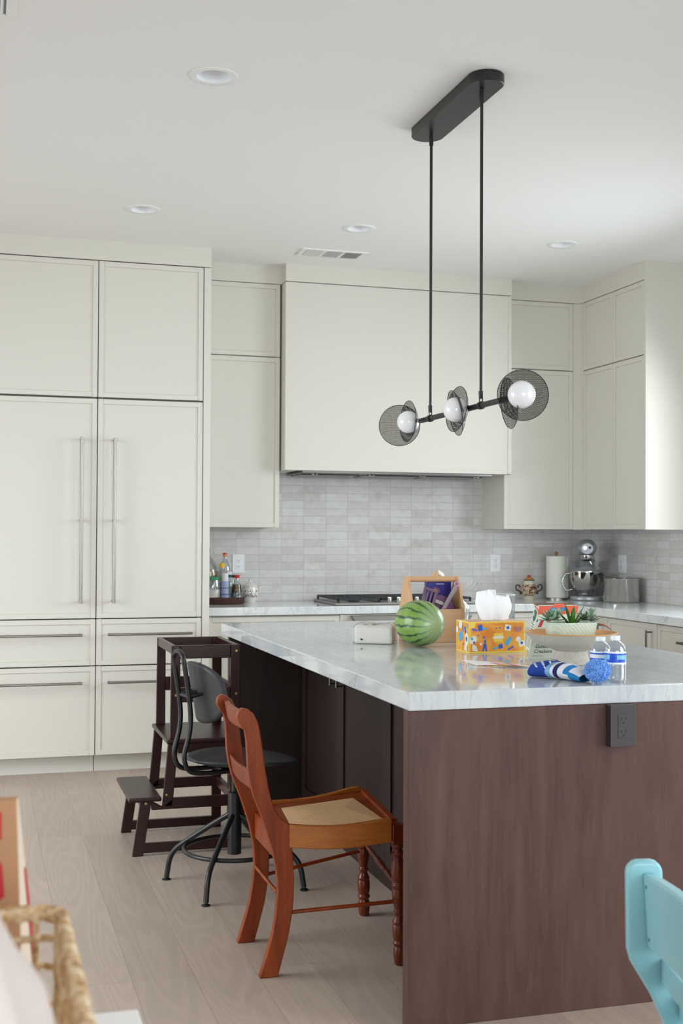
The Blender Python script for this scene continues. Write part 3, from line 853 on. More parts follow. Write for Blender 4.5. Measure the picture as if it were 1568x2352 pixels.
L(MB().tube([(.192 * math.cos(2 * PI * j / 48), .192 * math.sin(2 * PI * j / 48), .142) for j in range(48)], .0085, 10, closed=True), 'foot_ring', black_metal, smooth=60)

# ------------------------------------------------------------------ cherry wood chair
t = thing('wooden_chair', 'reddish wooden chair with woven rush seat and turned front legs', 'chair', (1.07, 3.82, 0))
LE = [(.752, .796), (.754, .782), (.764, .764), (.776, .749), (.781, .721), (.784, .676), (.786, .636), (.794, .587), (.805, .547), (.822, .505), (.839, .46), (.851, .423), (.864, .382), (.875, .332), (.88, .292), (.881, .251), (.876, .191), (.866, .132), (.849, .073), (.833, .022), (.826, 0)]
RE = [(.768, .816), (.787, .811), (.801, .799), (.814, .776), (.822, .747), (.829, .707), (.835, .658), (.842, .617), (.85, .576), (.859, .535), (.87, .507), (.884, .485), (.901, .468), (.92, .457), (.923, .43), (.925, .39), (.928, .349), (.931, .288), (.93, .227), (.926, .187), (.916, .127), (.901, .068), (.887, .017), (.882, 0)]
out = [(.757, .809)] + [] ; post = LE[::-1] + [(.757, .808)] + RE
for y in (3.629, 3.958):
    MB().prism(post, 'XZ', y - .014, y + .014).build('back_leg', cherry, t, smooth=40, bevel=.003)
def curved_rail(x, z0, z1, y0, y1, bow, th_=.016, lean=0):
    mb = MB(); n = 10; rings = []
    for i in range(n + 1):
        s = i / n; y = y0 + (y1 - y0) * s; b = x - bow * math.sin(PI * s)
        rings.append([(b, y, z0), (b + th_, y, z0), (b + th_ - lean, y, z1), (b - lean, y, z1)])
    return mb.ring_tube(rings)
curved_rail(.786, .742, .800, 3.643, 3.944, .012, .018, .012).build('crest_rail', cherry, t, smooth=30, bevel=.004)
curved_rail(.806, .562, .622, 3.643, 3.944, .010, .014, .012).build('back_slat', cherry, t, smooth=30, bevel=.004)
curved_rail(.880, .345, .425, 3.643, 3.944, 0, .02, 0).build('seat_rail', cherry, t, smooth=30, bevel=.002)
FN = (1.262, 3.612); FF = (1.302, 4.100)
def side_rail(a, b, nm, thick):
    """sagging, bowed side rail from a to b"""
    n = 14; rings = []; a, b = Vector(a), Vector(b); d = (b - a).normalized(); nrm = Vector((-d.y, d.x))
    for i in range(n + 1):
        s = i / n; p = a + (b - a) * s
        zt = .458 - .012 * math.sin(PI * min(1, s * 1.1)); zb = .388 - .013 * math.sin(PI * s)
        q = p + nrm * thick
        rings.append([(p.x, p.y, zb), (q.x, q.y, zb), (q.x, q.y, zt), (p.x, p.y, zt)])
    return MB().ring_tube(rings).build(nm, amber, t, smooth=30, bevel=.003)
side_rail((.915, 3.612), (1.24, 3.598), 'seat_rail', .022)
side_rail((.915, 3.972), (1.285, 4.112), 'seat_rail', -.022)
mb = MB(); mb.hexa([(1.245, 3.63, .385), (1.268, 3.63, .385), (1.312, 4.085, .385), (1.288, 4.085, .385), (1.245, 3.63, .452), (1.268, 3.63, .452), (1.312, 4.085, .452), (1.288, 4.085, .452)])
mb.build('seat_rail', cherry, t, smooth=0, bevel=.003)
# seat deck: wood border and rush panel of four triangles
A, B, C_, D = (.905, 3.62), (1.262, 3.605), (1.30, 4.10), (.905, 3.965)
def q3(p, z): return (p[0], p[1], z)
def lerp(p, q, s): return (p[0] + (q[0] - p[0]) * s, p[1] + (q[1] - p[1]) * s)
ctr = ((A[0] + B[0] + C_[0] + D[0]) / 4, (A[1] + B[1] + C_[1] + D[1]) / 4)
zs = .4435
a, b, c, d = (.928, 3.636), (1.232, 3.624), (1.232, 3.985), (.960, 3.90)
mb = MB()
for p, q, r, s in ((A, B, b, a), (B, C_, c, b), (C_, D, d, c), (D, A, a, d)):
    mb.hexa([q3(p, zs - .016), q3(q, zs - .016), q3(r, zs - .016), q3(s, zs - .016), q3(p, zs), q3(q, zs), q3(r, zs), q3(s, zs)])
mb.build('seat_border', cherry, t, smooth=0, bevel=.002)
mb = MB(); m1 = lerp(lerp(a, d, .5), ctr, .65); m2 = lerp(lerp(b, c, .5), ctr, .55)
zr = zs + .001; zc = zs + .007
mb.poly([q3(a, zr), q3(b, zr), q3(m2, zc), q3(m1, zc)], 0); mb.poly([q3(c, zr), q3(d, zr), q3(m1, zc), q3(m2, zc)], 0)
mb.poly([q3(b, zr), q3(c, zr), q3(m2, zc)], 1); mb.poly([q3(d, zr), q3(a, zr), q3(m1, zc)], 1)
lo = [q3(p, zr - .012) for p in (a, b, c, d)]
mb.poly(lo[::-1], 0)
for p, q in ((a, b), (b, c), (c, d), (d, a)): mb.poly([q3(p, zr - .012), q3(q, zr - .012), q3(q, zr), q3(p, zr)], 0)
mb.build('rush_seat', [rush_x, rush_y], t, smooth=0)
turn = [(.0001, 0), (.011, 0), (.0135, .006), (.0158, .030), (.0155, .048), (.0125, .060), (.0165, .066), (.0165, .072), (.013, .077), (.0155, .084), (.0165, .10), (.0165, .122), (.0145, .128),
        (.0165, .134), (.0145, .140), (.0110, .150), (.0105, .158), (.0145, .166), (.0105, .172), (.0115, .180), (.0155, .208), (.0160, .226), (.0130, .238), (.0160, .246), (.0155, .252), (.0120, .258), (.0150, .268),
        (.0170, .290), (.0150, .315), (.0110, .335), (.0120, .342), (.0165, .348), (.0120, .356), (.0110, .364), (.0155, .371), (.0160, .376), (.0140, .380), (.0001, .380)]
for (x, y), tx, ty in ((FN, .012, .004), (FF, .014, .018)):
    n = 24
    rings = [[(x + tx * (1 - z / .38) + r * 1.32 * math.cos(2 * PI * j / n), y + ty * (1 - z / .38) + r * 1.32 * math.sin(2 * PI * j / n), z) for j in range(n)] for r, z in turn]
    mb = MB(); mb.ring_tube(rings, 0, False, False)
    mb.box(x - .021, x + .02, y - .02, y + .02, .379, .440)
    mb.build('front_leg', cherry_dark, t, smooth=45, bevel=.004)
for p, q, r, nm in (((.925, 3.629, .188), (1.262, 3.616, .198), .0062, 'stretcher'), ((.925, 3.958, .215), (1.30, 4.108, .23), .0062, 'stretcher'), ((.885, 3.64, .247), (.885, 3.947, .247), .006, 'stretcher')):
    MB().tube([p, q], r, 12).build(nm, cherry, t)
p, q = Vector((1.27, 3.62, .24)), Vector((1.308, 4.10, .262))
MB().tube([tuple(p + (q - p) * s) for s in (0, .15, .3, .36, .4, .5, .6, .64, .7, .85, 1)], [.006, .0075, .010, .008, .0105, .0115, .0105, .008, .010, .0075, .006], 14).build('front_stretcher', cherry_dark, t, smooth=50)

# ------------------------------------------------------------------ things on the island
ZT = .9142
# watermelon
ax = (R_ * .60 - F_ * .80).normalized()
mb = MB(); mb.ball((0, 0, 0), .097, 48, 32, 0, (.91, .91, 1.12))
o = mb.build('watermelon', melon_m, None, smooth=60)
o.rotation_euler = ax.to_track_quat('Z', 'Y').to_euler(); o.location = (1.632, 4.42, ZT + .0890)
tag(o, 'round striped green watermelon in front of the wooden caddy', 'watermelon')

# napkin stack in clear wrap
t = thing('napkin_pack', 'pack of white paper napkins in clear wrap left of the watermelon', 'napkins', (1.412, 4.575, ZT), math.radians(-28))
napkin = NT('napkin_layers'); w_ = napkin.add('ShaderNodeTexWave'); w_.bands_direction = 'Z'; w_.inputs['Scale'].default_value = 90; w_.inputs['Distortion'].default_value = 1
napkin.link(napkin.coord(), w_.inputs['Vector']); napkin.base(napkin.ramp(w_.outputs['Fac'], [(0, (234, 231, 224)), (1, (248, 246, 240))])); napkin.set(.8); napkin = napkin.m
mb = MB(); mb.box(.004, .150, .004, .125, .001, .072)
L(mb, 'napkins', napkin, bevel=.008, seg=3, smooth=40)
mb = MB()
def wrapf(u, v):
    x, y = -.002 + .158 * u, -.002 + .133 * v
    e = min(u, 1 - u, v, 1 - v)
    z = .076 + .007 * math.sin(9 * u + 4 * v) * math.sin(7 * v) if e > .001 else .066
    return (x, y, z)
mb.grid(wrapf, 14, 12)
mb.box(-.002, .156, -.002, .131, .0, .066)
L(mb, 'plastic_wrap', film, smooth=60)
mb = MB(); rnd = random.Random(3)
for k in range(26):
    cx, cy = rnd.uniform(.02, .10), rnd.uniform(.03, .11); r = rnd.uniform(.003, .008)
    mb.poly([(cx + r * math.cos(2 * PI * j / 7), cy + r * math.sin(2 * PI * j / 7), .0735 + k * .00005) for j in range(7)], k % 4)
L(mb, 'printed_flowers', [plain('print_green', (96, 116, 70), .6), plain('print_red', (176, 70, 60), .6), plain('print_grey', (120, 112, 104), .6), plain('print_olive', (150, 138, 96), .6)], smooth=0)
mb = MB()
mb.poly([(.030, -.0025, .016), (.036, -.0025, .014), (.040, -.0025, .019), (.034, -.0025, .023), (.028, -.0025, .021)], 0)
L(mb, 'ink_mark', plain('ink', (50, 54, 80), .6), smooth=0)

# wooden caddy
t = thing('wooden_caddy', 'light wooden carrying caddy with a round handle behind the watermelon', 'caddy', (1.745, 4.62, ZT))
KX0, KX1, KY = 1.649, 1.875, 4.632
endo = [(KY - .082, ZT), (KY + .082, ZT), (KY + .078, ZT + .13), (KY + .018, ZT + .262), (KY - .018, ZT + .262), (KY - .078, ZT + .13)]
for x in (KX0, KX1 - .011): MB().prism(endo, 'YZ', x, x + .011).build('end_board', beech, t, smooth=0, bevel=.002)
MB().cyl((KX0 + .008, KY, ZT + .250), (KX1 - .008, KY, ZT + .250), .0115, seg=20).build('handle', beech, t)
for s in (-1, 1):
    mb = MB(); y0 = KY + s * .078; mb.box(KX0 + .011, KX1 - .011, min(y0, y0 - s * .009), max(y0, y0 - s * .009), ZT, ZT + .132)
    mb.build('side_board', beech, t, smooth=0, bevel=.0015)
MB().box(KX0 + .011, KX1 - .011, KY - .069, KY + .069, ZT + .001, ZT + .009).build('bottom', beech, t, smooth=0)
navy = plain('navy_card', (34, 34, 140), .35); purple = plain('purple_fabric', (116, 78, 118), .85, var=.1, scale=60, bump=.3); purple_s = plain('purple_silicone', (98, 62, 92), .4)
# navy carton
mb = MB(); x0, x1, y0, y1, z0, z1 = 1.752, 1.860, 4.664, 4.690, ZT + .010, ZT + .250
mb.box(x0, x1, y0, y1, z0, z1, 0)
mb.poly([(x0 + .015, y0 - .0005, z1 - .001), (x1 - .01, y0 - .0005, z1 - .001), (x1 - .01, y0 - .0005, z1 - .010), (x0 + .015, y0 - .0005, z1 - .010)], 1)
mb.poly([(x0 + .042, y0 - .0005, z1 - .020), (x0 + .075, y0 - .0005, z1 - .020), (x0 + .075, y0 - .0005, z1 - .0225), (x0 + .042, y0 - .0005, z1 - .0225)], 1)
mb.poly([(x0 + .035 + .018 * math.cos(a), y0 - .0006, z1 - .058 + .018 * math.sin(a)) for a in [PI * k / 10 for k in range(11)]], 2)
tag(mb.build('carton', [navy, white_plastic, plain('print_yellow', (226, 160, 60), .5)], None, smooth=0, bevel=.001, seg=1), 'dark blue carton standing at the back of the wooden caddy', 'box')
# bread bag above the handle
sp = MB(); rings = []; nb = 28
for i in range(17):
    q = i / 16; z = ZT + .001 + .272 * q; r = max(.02, (1 - abs(2 * q - 1) ** 5) ** .35)
    rings.append([(1.835 + .005 * q + .036 * r * math.cos(2 * PI * j / nb) * (1 + .07 * math.sin(5 * 2 * PI * j / nb + 6 * q)), 4.765 + .030 * r * math.sin(2 * PI * j / nb), z + .012 * q * math.sin(2 * PI * j / nb * 2 + .8) * (q > .8)) for j in range(nb)])
sp.ring_tube(rings)
sp.m = [1 if sum(sp.v[i][0] for i in f) / len(f) > 1.852 else 0 for f in sp.f]
tag(sp.build('bread_bag', [plain('kraft_bread', (214, 176, 132), .7, var=.12, scale=40, bump=.3), plain('bag_white', (244, 240, 232), .3)], None, smooth=60), 'tan bread bag with white end rising behind the caddy handle', 'bag')
# oven mitt
t = thing('oven_mitt', 'purple quilted oven mitt leaning in the wooden caddy', 'oven mitt', (1.80, 4.57, ZT + .1))
def slabshape(out2, org, xd, yd, th_, mat, name, par, bevel=.004, lab=None, quilt=False):
    xd, yd, org = Vector(xd).normalized(), Vector(yd).normalized(), Vector(org); n = xd.cross(yd)
    mb = MB(); k = len(out2)
    f = [tuple(org + xd * a + yd * b - n * th_ / 2) for a, b in out2]; g = [tuple(org + xd * a + yd * b + n * th_ / 2) for a, b in out2]
    mb.mesh(f + g, [(i, (i + 1) % k, k + (i + 1) % k, k + i) for i in range(k)] + [tuple(reversed(range(k))), tuple(range(k, 2 * k))])
    return mb.build(name, mat, par, smooth=50, bevel=bevel, seg=3, label=lab)
def mitt_shape(org, sx, sz, ph):
    X1, Z1 = Vector((.95, .0, -.31)).normalized(), Vector((.28, .12, .95)).normalized(); N1 = X1.cross(Z1); org = Vector(org); mb = MB()
    def fn(u, v):
        a = 2 * PI * u; b = PI * v
        ca, sa = math.cos(a), math.sin(a)
        r = 1 + .10 * math.cos(2 * a) + .13 * max(0, math.cos(a - 2.3)) ** 6
        q = math.sin(b)
        p = org + X1 * (sx * r * ca * q ** .7) + Z1 * (sz * r * sa * q ** .7) - N1 * (.013 * math.cos(b))
        p += N1 * .0012 * math.sin(70 * (p.x - p.z)) * q + N1 * .0012 * math.sin(70 * (p.x + p.z)) * q
        return tuple(p)
    mb.grid(fn, 48, 16); mb.build('mitt', purple, t, smooth=70)
mitt_shape((1.800, 4.603, 1.054), .044, .046, 0); mitt_shape((1.808, 4.636, 1.046), .040, .042, 1)
slabshape([(-.018, -.007), (.018, -.007), (.018, .007), (-.018, .007)], (1.778, 4.5855, 1.072), (.93, -.05, -.36), (.3, .1, .95), .002, plain('label_grey', (168, 172, 160), .6), 'label_patch', t, .0005)
MB().tube([(1.768 + .014 * math.cos(a), 4.60, 1.118 + .012 * math.sin(a)) for a in [2 * PI * k / 16 for k in range(16)]], .003, 8, closed=True).build('loop', purple, t)
# slotted turner
t = thing('slotted_turner', 'purple slotted silicone turner leaning in the wooden caddy', 'spatula', (1.73, 4.565, ZT + .1))
X_, Y_ = Vector((.95, 0, -.30)).normalized(), Vector((.30, .08, .95)).normalized()
org = Vector((1.730, 4.582, 1.088)); mb = MB()
def bar(u0, u1, v0, v1, d=.0025):
    n = X_.cross(Y_); pts = [tuple(org + X_ * a + Y_ * b + n * s) for s in (-d, d) for a, b in ((u0, v0), (u1, v0), (u1, v1), (u0, v1))]; mb.hexa(pts)
bar(-.030, .030, .030, .042); bar(-.030, .030, -.042, -.018)
for u in (-.030, -.014, .002, .018): bar(u, u + .0085 if u < .018 else .030, -.018, .030)
mb.build('blade', purple_s, t, smooth=30, bevel=.001, seg=1)
MB().cyl(tuple(org - Y_ * .042), tuple(org - Y_ * .13 + X_ * .0), .006, seg=10).build('handle', purple_s, t)
# tongs
t = thing('tongs', 'steel tongs with lilac ring standing in the wooden caddy', 'tongs', (1.82, 4.55, ZT + .1))
slabshape([(-.006, -.14), (.006, -.14), (.007, .045), (-.007, .045)], (1.822, 4.580, 1.100), (.80, 0, -.55), (.50, .06, .80), .004, plain('tong_steel', (120, 108, 112), .35, .7), 'arm', t, .001)
slabshape([(-.006, -.14), (.006, -.14), (.007, .045), (-.007, .045)], (1.830, 4.590, 1.096), (.80, 0, -.55), (.50, .06, .80), .004, plain('tong_steel', (120, 108, 112), .35, .7), 'arm', t, .001)
MB().tube([(1.851 + .009 * math.cos(a), 4.585, 1.146 + .009 * math.sin(a)) for a in [2 * PI * k / 16 for k in range(16)]], .003, 8, closed=True).build('ring', plain('lilac', (188, 150, 196), .4), t)
# rolling-pin like wooden piece and plum handle in the caddy
mb = MB(); mb.tube([(1.672, 4.61, 1.075), (1.705, 4.625, 1.035), (1.71, 4.63, .95)], [.005, .011, .006], 12)
tag(mb.build('plum_spatula', purple_s, None), 'plum silicone spatula tip poking up at the left of the caddy', 'spatula')

# clear plastic bag of rolls behind the caddy
t = thing('bread_roll_bag', 'clear plastic bag with a tan roll behind the right end of the caddy', 'bag', (1.95, 4.80, ZT))
MB().ball((1.925, 4.80, 1.02), .048, 20, 14, 0, (.7, .9, 2.1)).build('bread_roll', plain('crust', (214, 184, 140), .6, var=.15, scale=30), t, smooth=60)
mb = MB()
def bagf(u, v):
    a = 2 * PI * u; r = .045 + .03 * v ** 3 + .008 * math.sin(7 * a + 6 * v)
    r = r * (1 - .75 * math.exp(-((v - .72) / .12) ** 2))
    return (1.93 + r * math.cos(a) + .02 * v, 4.80 + .9 * r * math.sin(a), ZT + .001 + .235 * v + .006 * math.sin(5 * a) * v)
mb.grid(bagf, 36, 16)
mb.build('plastic_bag', film, t, smooth=70)

# tissue box with printed sides
t = thing('tissue_box', 'orange patterned tissue box with a white tissue pulled up', 'tissue box', (1.815, 4.165, ZT))
BX0, BX1, BY0, BY1, BH = 1.706, 1.928, 4.105, 4.226, .1145
orange = NT('tissue_orange'); orange.base(orange.ramp(orange.noise(orange.coord((1, 1, 1)), 16, 3, .6, .6), [(.38, (236, 138, 44)), (.5, (242, 158, 62)), (.62, (246, 178, 70))])); orange.set(.45); orange = orange.m
P = [orange, plain('box_yellow', (250, 216, 92), .4), plain('box_blue', (44, 96, 196), .5), plain('box_sky', (92, 176, 226), .5), plain('box_white', (240, 238, 226), .5), plain('box_violet', (104, 108, 190), .5), plain('box_top', (214, 172, 150), .5)]
mb = MB(); mb.box(BX0, BX1, BY0, BY1, ZT, ZT + BH - .0002, 0)
mb.poly([(BX0, BY0, ZT + BH), (BX1, BY0, ZT + BH), (BX1, BY1, ZT + BH), (BX0, BY1, ZT + BH)], 6)
lay = [0]
def dec(face, pts, m):
    lay[0] += 1; e = .0004 + lay[0] * .00001
    if face == 'F': mb.poly([(BX0 + u * (BX1 - BX0), BY0 - e, ZT + v * BH) for u, v in pts], m)
    else: mb.poly([(BX0 - e, BY1 - u * (BY1 - BY0), ZT + v * BH) for u, v in pts], m)
def rect(u0, v0, u1, v1): return [(u0, v0), (u1, v0), (u1, v1), (u0, v1)]
def rot(u, v, w, h, a, asp=1.9, k=None):
    a = math.radians(a); pts = k or [(-1, -1), (1, -1), (1, 1), (-1, 1)]
    return [(u + (p * w * math.cos(a) - q * h * math.sin(a)), v + (p * w * math.sin(a) + q * h * math.cos(a)) * asp) for p, q in pts]
def blob(u, v, r, asp=1.9, n=9, j=.3, seed=0):
    rr = random.Random(seed); return [(u + r * (1 - j * rr.random()) * math.cos(2 * PI * k / n), v + asp * r * (1 - j * rr.random()) * math.sin(2 * PI * k / n)) for k in range(n)]
for fc in ('F', 'S'):
    k = .025 if fc == 'F' else .05
    for r in (rect(0, 0, 1, .05), rect(0, .95, 1, 1), rect(0, 0, k, 1), rect(1 - k, 0, 1, 1)): dec(fc, r, 1)
dec('F', blob(.06, .88, .07, seed=2), 1)
dec('F', rot(.10, .74, .05, .018, -12), 5)
dec('F', rot(.20, .80, .04, .05, 10), 2); dec('F', rot(.28, .77, .05, .016, -18), 3)
dec('F', rot(.48, .78, .012, .012, 30), 5); dec('F', rot(.55, .79, .018, .010, -30), 5)
dec('F', rot(.69, .79, .055, .05, -12), 4); dec('F', rot(.69, .79, .024, .024, 25), 2)
for k in range(5):
    a0 = [( .87 + (.03 + .012 * k) * math.cos(math.radians(a)), .84 + 1.9 * (.035 + .016 * k) * math.sin(math.radians(a))) for a in range(190, 351, 20)]
    a1 = [( .87 + (.034 + .012 * k) * math.cos(math.radians(a)), .84 + 1.9 * (.040 + .016 * k) * math.sin(math.radians(a))) for a in range(350, 189, -20)]
    dec('F', a0 + a1, 5)
dec('F', blob(.07, .42, .085, seed=4, j=.35), 4); dec('F', blob(.05, .46, .032, seed=5), 3); dec('F', blob(.09, .34, .022, seed=9), 2)
dec('F', [(.05, .08), (.16, .05), (.13, .22), (.06, .28)], 4)
dec('F', blob(.21, .29, .028, seed=6), 4)
dec('F', rot(.165, .56, .012, .012, 45), 5)
dec('F', [(.235, .05), (.262, .05), (.275, .19), (.292, .05), (.322, .05), (.305, .30), (.262, .30)], 2)
dec('F', rot(.285, .36, .018, .022, 0), 2); dec('F', blob(.285, .44, .016, seed=8), 3); dec('F', rot(.262, .50, .02, .014, 60), 5)
dec('F', rect(.44, .34, .60, .62), 1); dec('F', [(.42, .44), (.62, .46), (.60, .54), (.43, .52)], 4)
dec('F', rot(.70, .36, .08, .035, 52, 1.9), 3); dec('F', rot(.56, .20, .035, .035, 12), 2); dec('F', rot(.47, .15, .05, .014, 12), 3)
dec('F', rot(.74, .14, .055, .016, 30), 5)
dec('F', blob(.88, .42, .06, seed=11, j=.45), 4); dec('F', blob(.94, .27, .075, seed=12, j=.4), 4); dec('F', blob(.94, .30, .03, seed=14), 2); dec('F', blob(.965, .2, .02, seed=15), 1)
dec('S', blob(.35, .88, .14, 1.1, seed=21), 4); dec('S', rot(.52, .76, .03, .10, 20, 1.1), 5); dec('S', rot(.72, .70, .05, .12, 25, 1.1), 2); dec('S', rot(.85, .86, .03, .09, 30, 1.1), 3)
dec('S', blob(.08, .68, .12, 1.1, seed=22), 4); dec('S', rot(.36, .50, .15, .12, 30, 1.1), 3)
dec('S', blob(.84, .42, .16, 1.6, seed=23), 4); dec('S', blob(.82, .44, .08, 1.3, seed=24), 2); dec('S', [(.62, .08), (.88, .05), (.85, .26), (.70, .26)], 4)
dec('S', rot(.55, .26, .04, .03, 0, 1.1), 5); dec('S', rot(.42, .16, .03, .12, -20, 1.1), 1)
mb.build('carton', P, t, smooth=0)
tis = plain('tissue_paper', (250, 251, 253), .85, var=.01)
mb = MB()
def tf(u, v):
    a = 2 * PI * u; c, sn = math.cos(a), math.sin(a)
    x01 = .5 + .5 * c
    h = .112 * math.exp(-((x01 - .18) / .30) ** 4) + .093 * (1 - math.exp(-((x01 - .18) / .30) ** 4)) * (1 - .35 * max(0, x01 - .7) ** 1.5)
    q = math.sin(PI / 2 * v) if v < 1 else 1
    wid = (.036 + .034 * math.sin(PI * min(1, .12 + v * .75))) * math.cos(PI / 2 * max(0, (v - .80) / .20)) ** .5 if v < 1 else .0005
    wid = max(wid, .012 + .02 * (x01 < .4))
    dep = .020 * math.sin(PI * min(1, .25 + .70 * v)) + .004 * math.sin(5 * a + 2) * v
    x = 1.832 + wid * c + .003 * math.sin(8 * v + 3 * a) - .010 * v * (x01 < .4)
    y = 4.165 + dep * sn * (1 - .85 * v ** 4) + .004 * math.sin(6 * c + 2)
    return (x, y, ZT + BH - .002 + h * q)
mb.grid(tf, 72, 26)
mb.grid(lambda u, v: (1.790 + .008 * v + (.040 - .006 * v) * u, 4.143 + .012 * math.sin(PI * u) + .010 * v, ZT + BH + .113 * v), 10, 14)
mb.build('tissue', tis, t, smooth=70, solid=.0008)

# glass pitcher
t = thing('glass_pitcher', 'clear glass pitcher with thick handle behind the tissue box', 'pitcher', (1.985, 4.47, ZT))
MB().lathe([(.0001, .004), (.055, .004), (.058, .01), (.062, .10), (.064, .193), (.0655, .193), (.0655, .190), (.063, .10), (.060, .002), (.0001, .0)], (1.985, 4.47, ZT), 40).build('vessel', clear, t, smooth=50)
MB().tube([(1.985 + .0645 * math.cos(2 * PI * j / 40), 4.47 + .0645 * math.sin(2 * PI * j / 40), ZT + .193) for j in range(40)], .0016, 8, closed=True).build('rim', plain('glass_rim', (225, 230, 232), .1), t)
MB().tube(smooth_path([(1.925, 4.45, ZT + .185), (1.905, 4.44, ZT + .182), (1.898, 4.436, ZT + .15), (1.898, 4.436, ZT + .08), (1.905, 4.44, ZT + .05), (1.927, 4.45, ZT + .045)], 4), .0055, 10).build('handle', clear, t, smooth=60)

# small wooden tool poking out by the tissue box
mb = MB(); mb.tube([(1.765, 4.375, ZT + .008), (1.82, 4.345, ZT + .008), (1.93, 4.285, ZT + .007)], [.007, .0075, .006], 12)
tag(mb.build('wooden_stick', plain('dark_beech', (150, 108, 72), .6), None), 'short wooden stick lying behind the tissue box', 'wooden stick')

# leaflet
t0 = MB()
def lf(u, v):
    x = 1.545 + .165 * u; y = 3.785 - .10 * u - .055 * v
    return (x + .02 * v, y - .02 * v, ZT + .0025 + .010 * (1 - v) * (1 - u) ** 1.5 + .003 * math.sin(3 * u))
t0.grid(lf, 16, 8)
t0.m = [1 if (i // 8) in (6, 7) and i % 8 > 2 else (2 if (i // 8) in (8, 9) and i % 8 > 3 else (3 if (i // 8) in (10, 11) and i % 8 > 1 else 0)) for i in range(len(t0.f))]
tag(t0.build('leaflet', [plain('paper', (236, 232, 232), .6), plain('leaf_pink', (214, 120, 150), .5), plain('leaf_yellow', (226, 190, 110), .5), plain('leaf_red', (206, 84, 96), .5)], None, smooth=60, solid=.001), 'curled white printed leaflet lying in front of the tissue box', 'leaflet')

# cracker box, open and leaning
t = thing('cracker_box', 'open cream cracker box with orange flap behind the stone pedestal bowl', 'cracker box', (1.87, 3.85, ZT))
cream = plain('box_cream', (222, 228, 214), .5, var=.01); org_red = plain('flap_orange', (226, 92, 62), .5)
A0 = Vector((1.826, 3.868, ZT)); wv = Vector((.150, -.004, 0)); dv = Vector((.012, .058, 0)); uv_ = Vector((.050, .012, .182))
mb = MB()
def cp(a, b, c): return tuple(A0 + wv * a + dv * b + uv_ * c)
mb.poly([cp(0, 0, 0), cp(1, 0, 0), cp(1, 0, 1), cp(0, 0, 1)], 0); mb.poly([cp(0, 1, 0), cp(1, 1, 0), cp(1, 1, 1), cp(0, 1, 1)], 0)
mb.poly([cp(0, 0, 0), cp(0, 1, 0), cp(0, 1, 1), cp(0, 0, 1)], 0); mb.poly([cp(1, 0, 0), cp(1, 1, 0), cp(1, 1, 1), cp(1, 0, 1)], 0)
mb.poly([cp(0, 0, 0), cp(1, 0, 0), cp(1, 1, 0), cp(0, 1, 0)], 0)
e = -.01
def fr(pts, m, k=1):  # decoration on the front
    mb.poly([cp(a, e * k, c) for a, c in pts], m)
def sd(pts, m, k=1):  # decoration on the narrow left side (u runs from back to front)
    mb.poly([tuple(Vector(cp(0, 1 - a, c)) + Vector((-.0006 * k, 0, 0))) for a, c in pts], m)
fr([(0, .84), (1, .84), (1, 1), (0, 1)], 1)
fr([(.30, .90), (.45, .90), (.45, .97), (.30, .97)], 4, 2); fr([(.56, .90), (.70, .90), (.70, .97), (.56, .97)], 4, 2)
fr([(.08, .60), (.17, .60), (.20, .72), (.13, .74)], 5, 2); fr([(.26, .62), (.36, .60), (.38, .74), (.28, .74)], 5, 2); fr([(.02, .70), (.05, .70), (.05, .74), (.02, .74)], 3, 2)
fr([(.04, .38), (.10, .36), (.14, .44), (.08, .50), (.04, .47)], 3, 2)
sd([(0, .97), (1, .90), (1, .93), (0, 1.0)], 1)
sd([(.18, .93)] + [(.5 + .38 * math.cos(math.radians(a)), .80 + .10 * math.sin(math.radians(a))) for a in range(200, 341, 20)] + [(.86, .885)], 6)
for k in range(4): sd([(.2, .66 - k * .045), (.85, .64 - k * .045), (.85, .628 - k * .045), (.2, .648 - k * .045)], 2, 2)
for k in range(9): sd([(.15, .44 - k * .026), (.85, .43 - k * .026), (.85, .424 - k * .026), (.15, .434 - k * .026)], 2, 2)
sd([(.5 + .42 * math.cos(math.radians(a)), .09 + .075 * math.sin(math.radians(a))) for a in range(0, 360, 24)], 7, 2)
ux, uy = wv.normalized(), uv_.normalized()
def tx(body, size, a, c, sx=1.0): mb.text(body, size, Vector(cp(a, e * 3, c)), ux, uy, 2, sx)
tx('Crispy', .0185, .20, .30); tx('Golden', .0185, .13, .205); tx('Crackers', .0185, .12, .11); tx('NET WT 12 OZ', .0055, .10, .045)
mb.text('365', .019, Vector(cp(0, .82, .80)) + Vector((-.002, 0, 0)), -dv.normalized(), uy, 8, .8)
mb.text('Organic', .010, Vector(cp(0, .86, .675)) + Vector((-.002, 0, 0)), -dv.normalized(), uy, 2, .9)
mb.build('carton', [cream, org_red, plain('print_dark', (46, 58, 64), .5), plain('print_teal', (0, 128, 138), .5), plain('print_cyan', (0, 120, 196), .5), plain('print_tomato', (196, 56, 52), .5), plain('print_forest', (0, 92, 76), .5), plain('cracker', (226, 190, 130), .6), plain('print_pale', (226, 234, 224), .5)], t, smooth=0)
mb = MB(); kraft = plain('kraft_inside', (118, 92, 78), .8)
mb.poly([cp(0, 1, 1), cp(1, 1, 1), tuple(Vector(cp(1, 1.2, 1)) + Vector((0, 0, .006))), tuple(Vector(cp(0, 1.2, 1)) + Vector((0, 0, .006)))], 0)
mb.poly([cp(0, 0, 1), cp(0, 1, 1), tuple(Vector(cp(0, .9, 1)) + Vector((-.012, 0, .010))), tuple(Vector(cp(0, .1, 1)) + Vector((-.010, 0, .002)))], 0)
mb.poly([cp(.35, -.02, 1), cp(.65, -.02, 1), tuple(Vector(cp(.62, 0, 1)) + Vector((0, 0, .008))), tuple(Vector(cp(.38, 0, 1)) + Vector((0, 0, .008)))], 1)
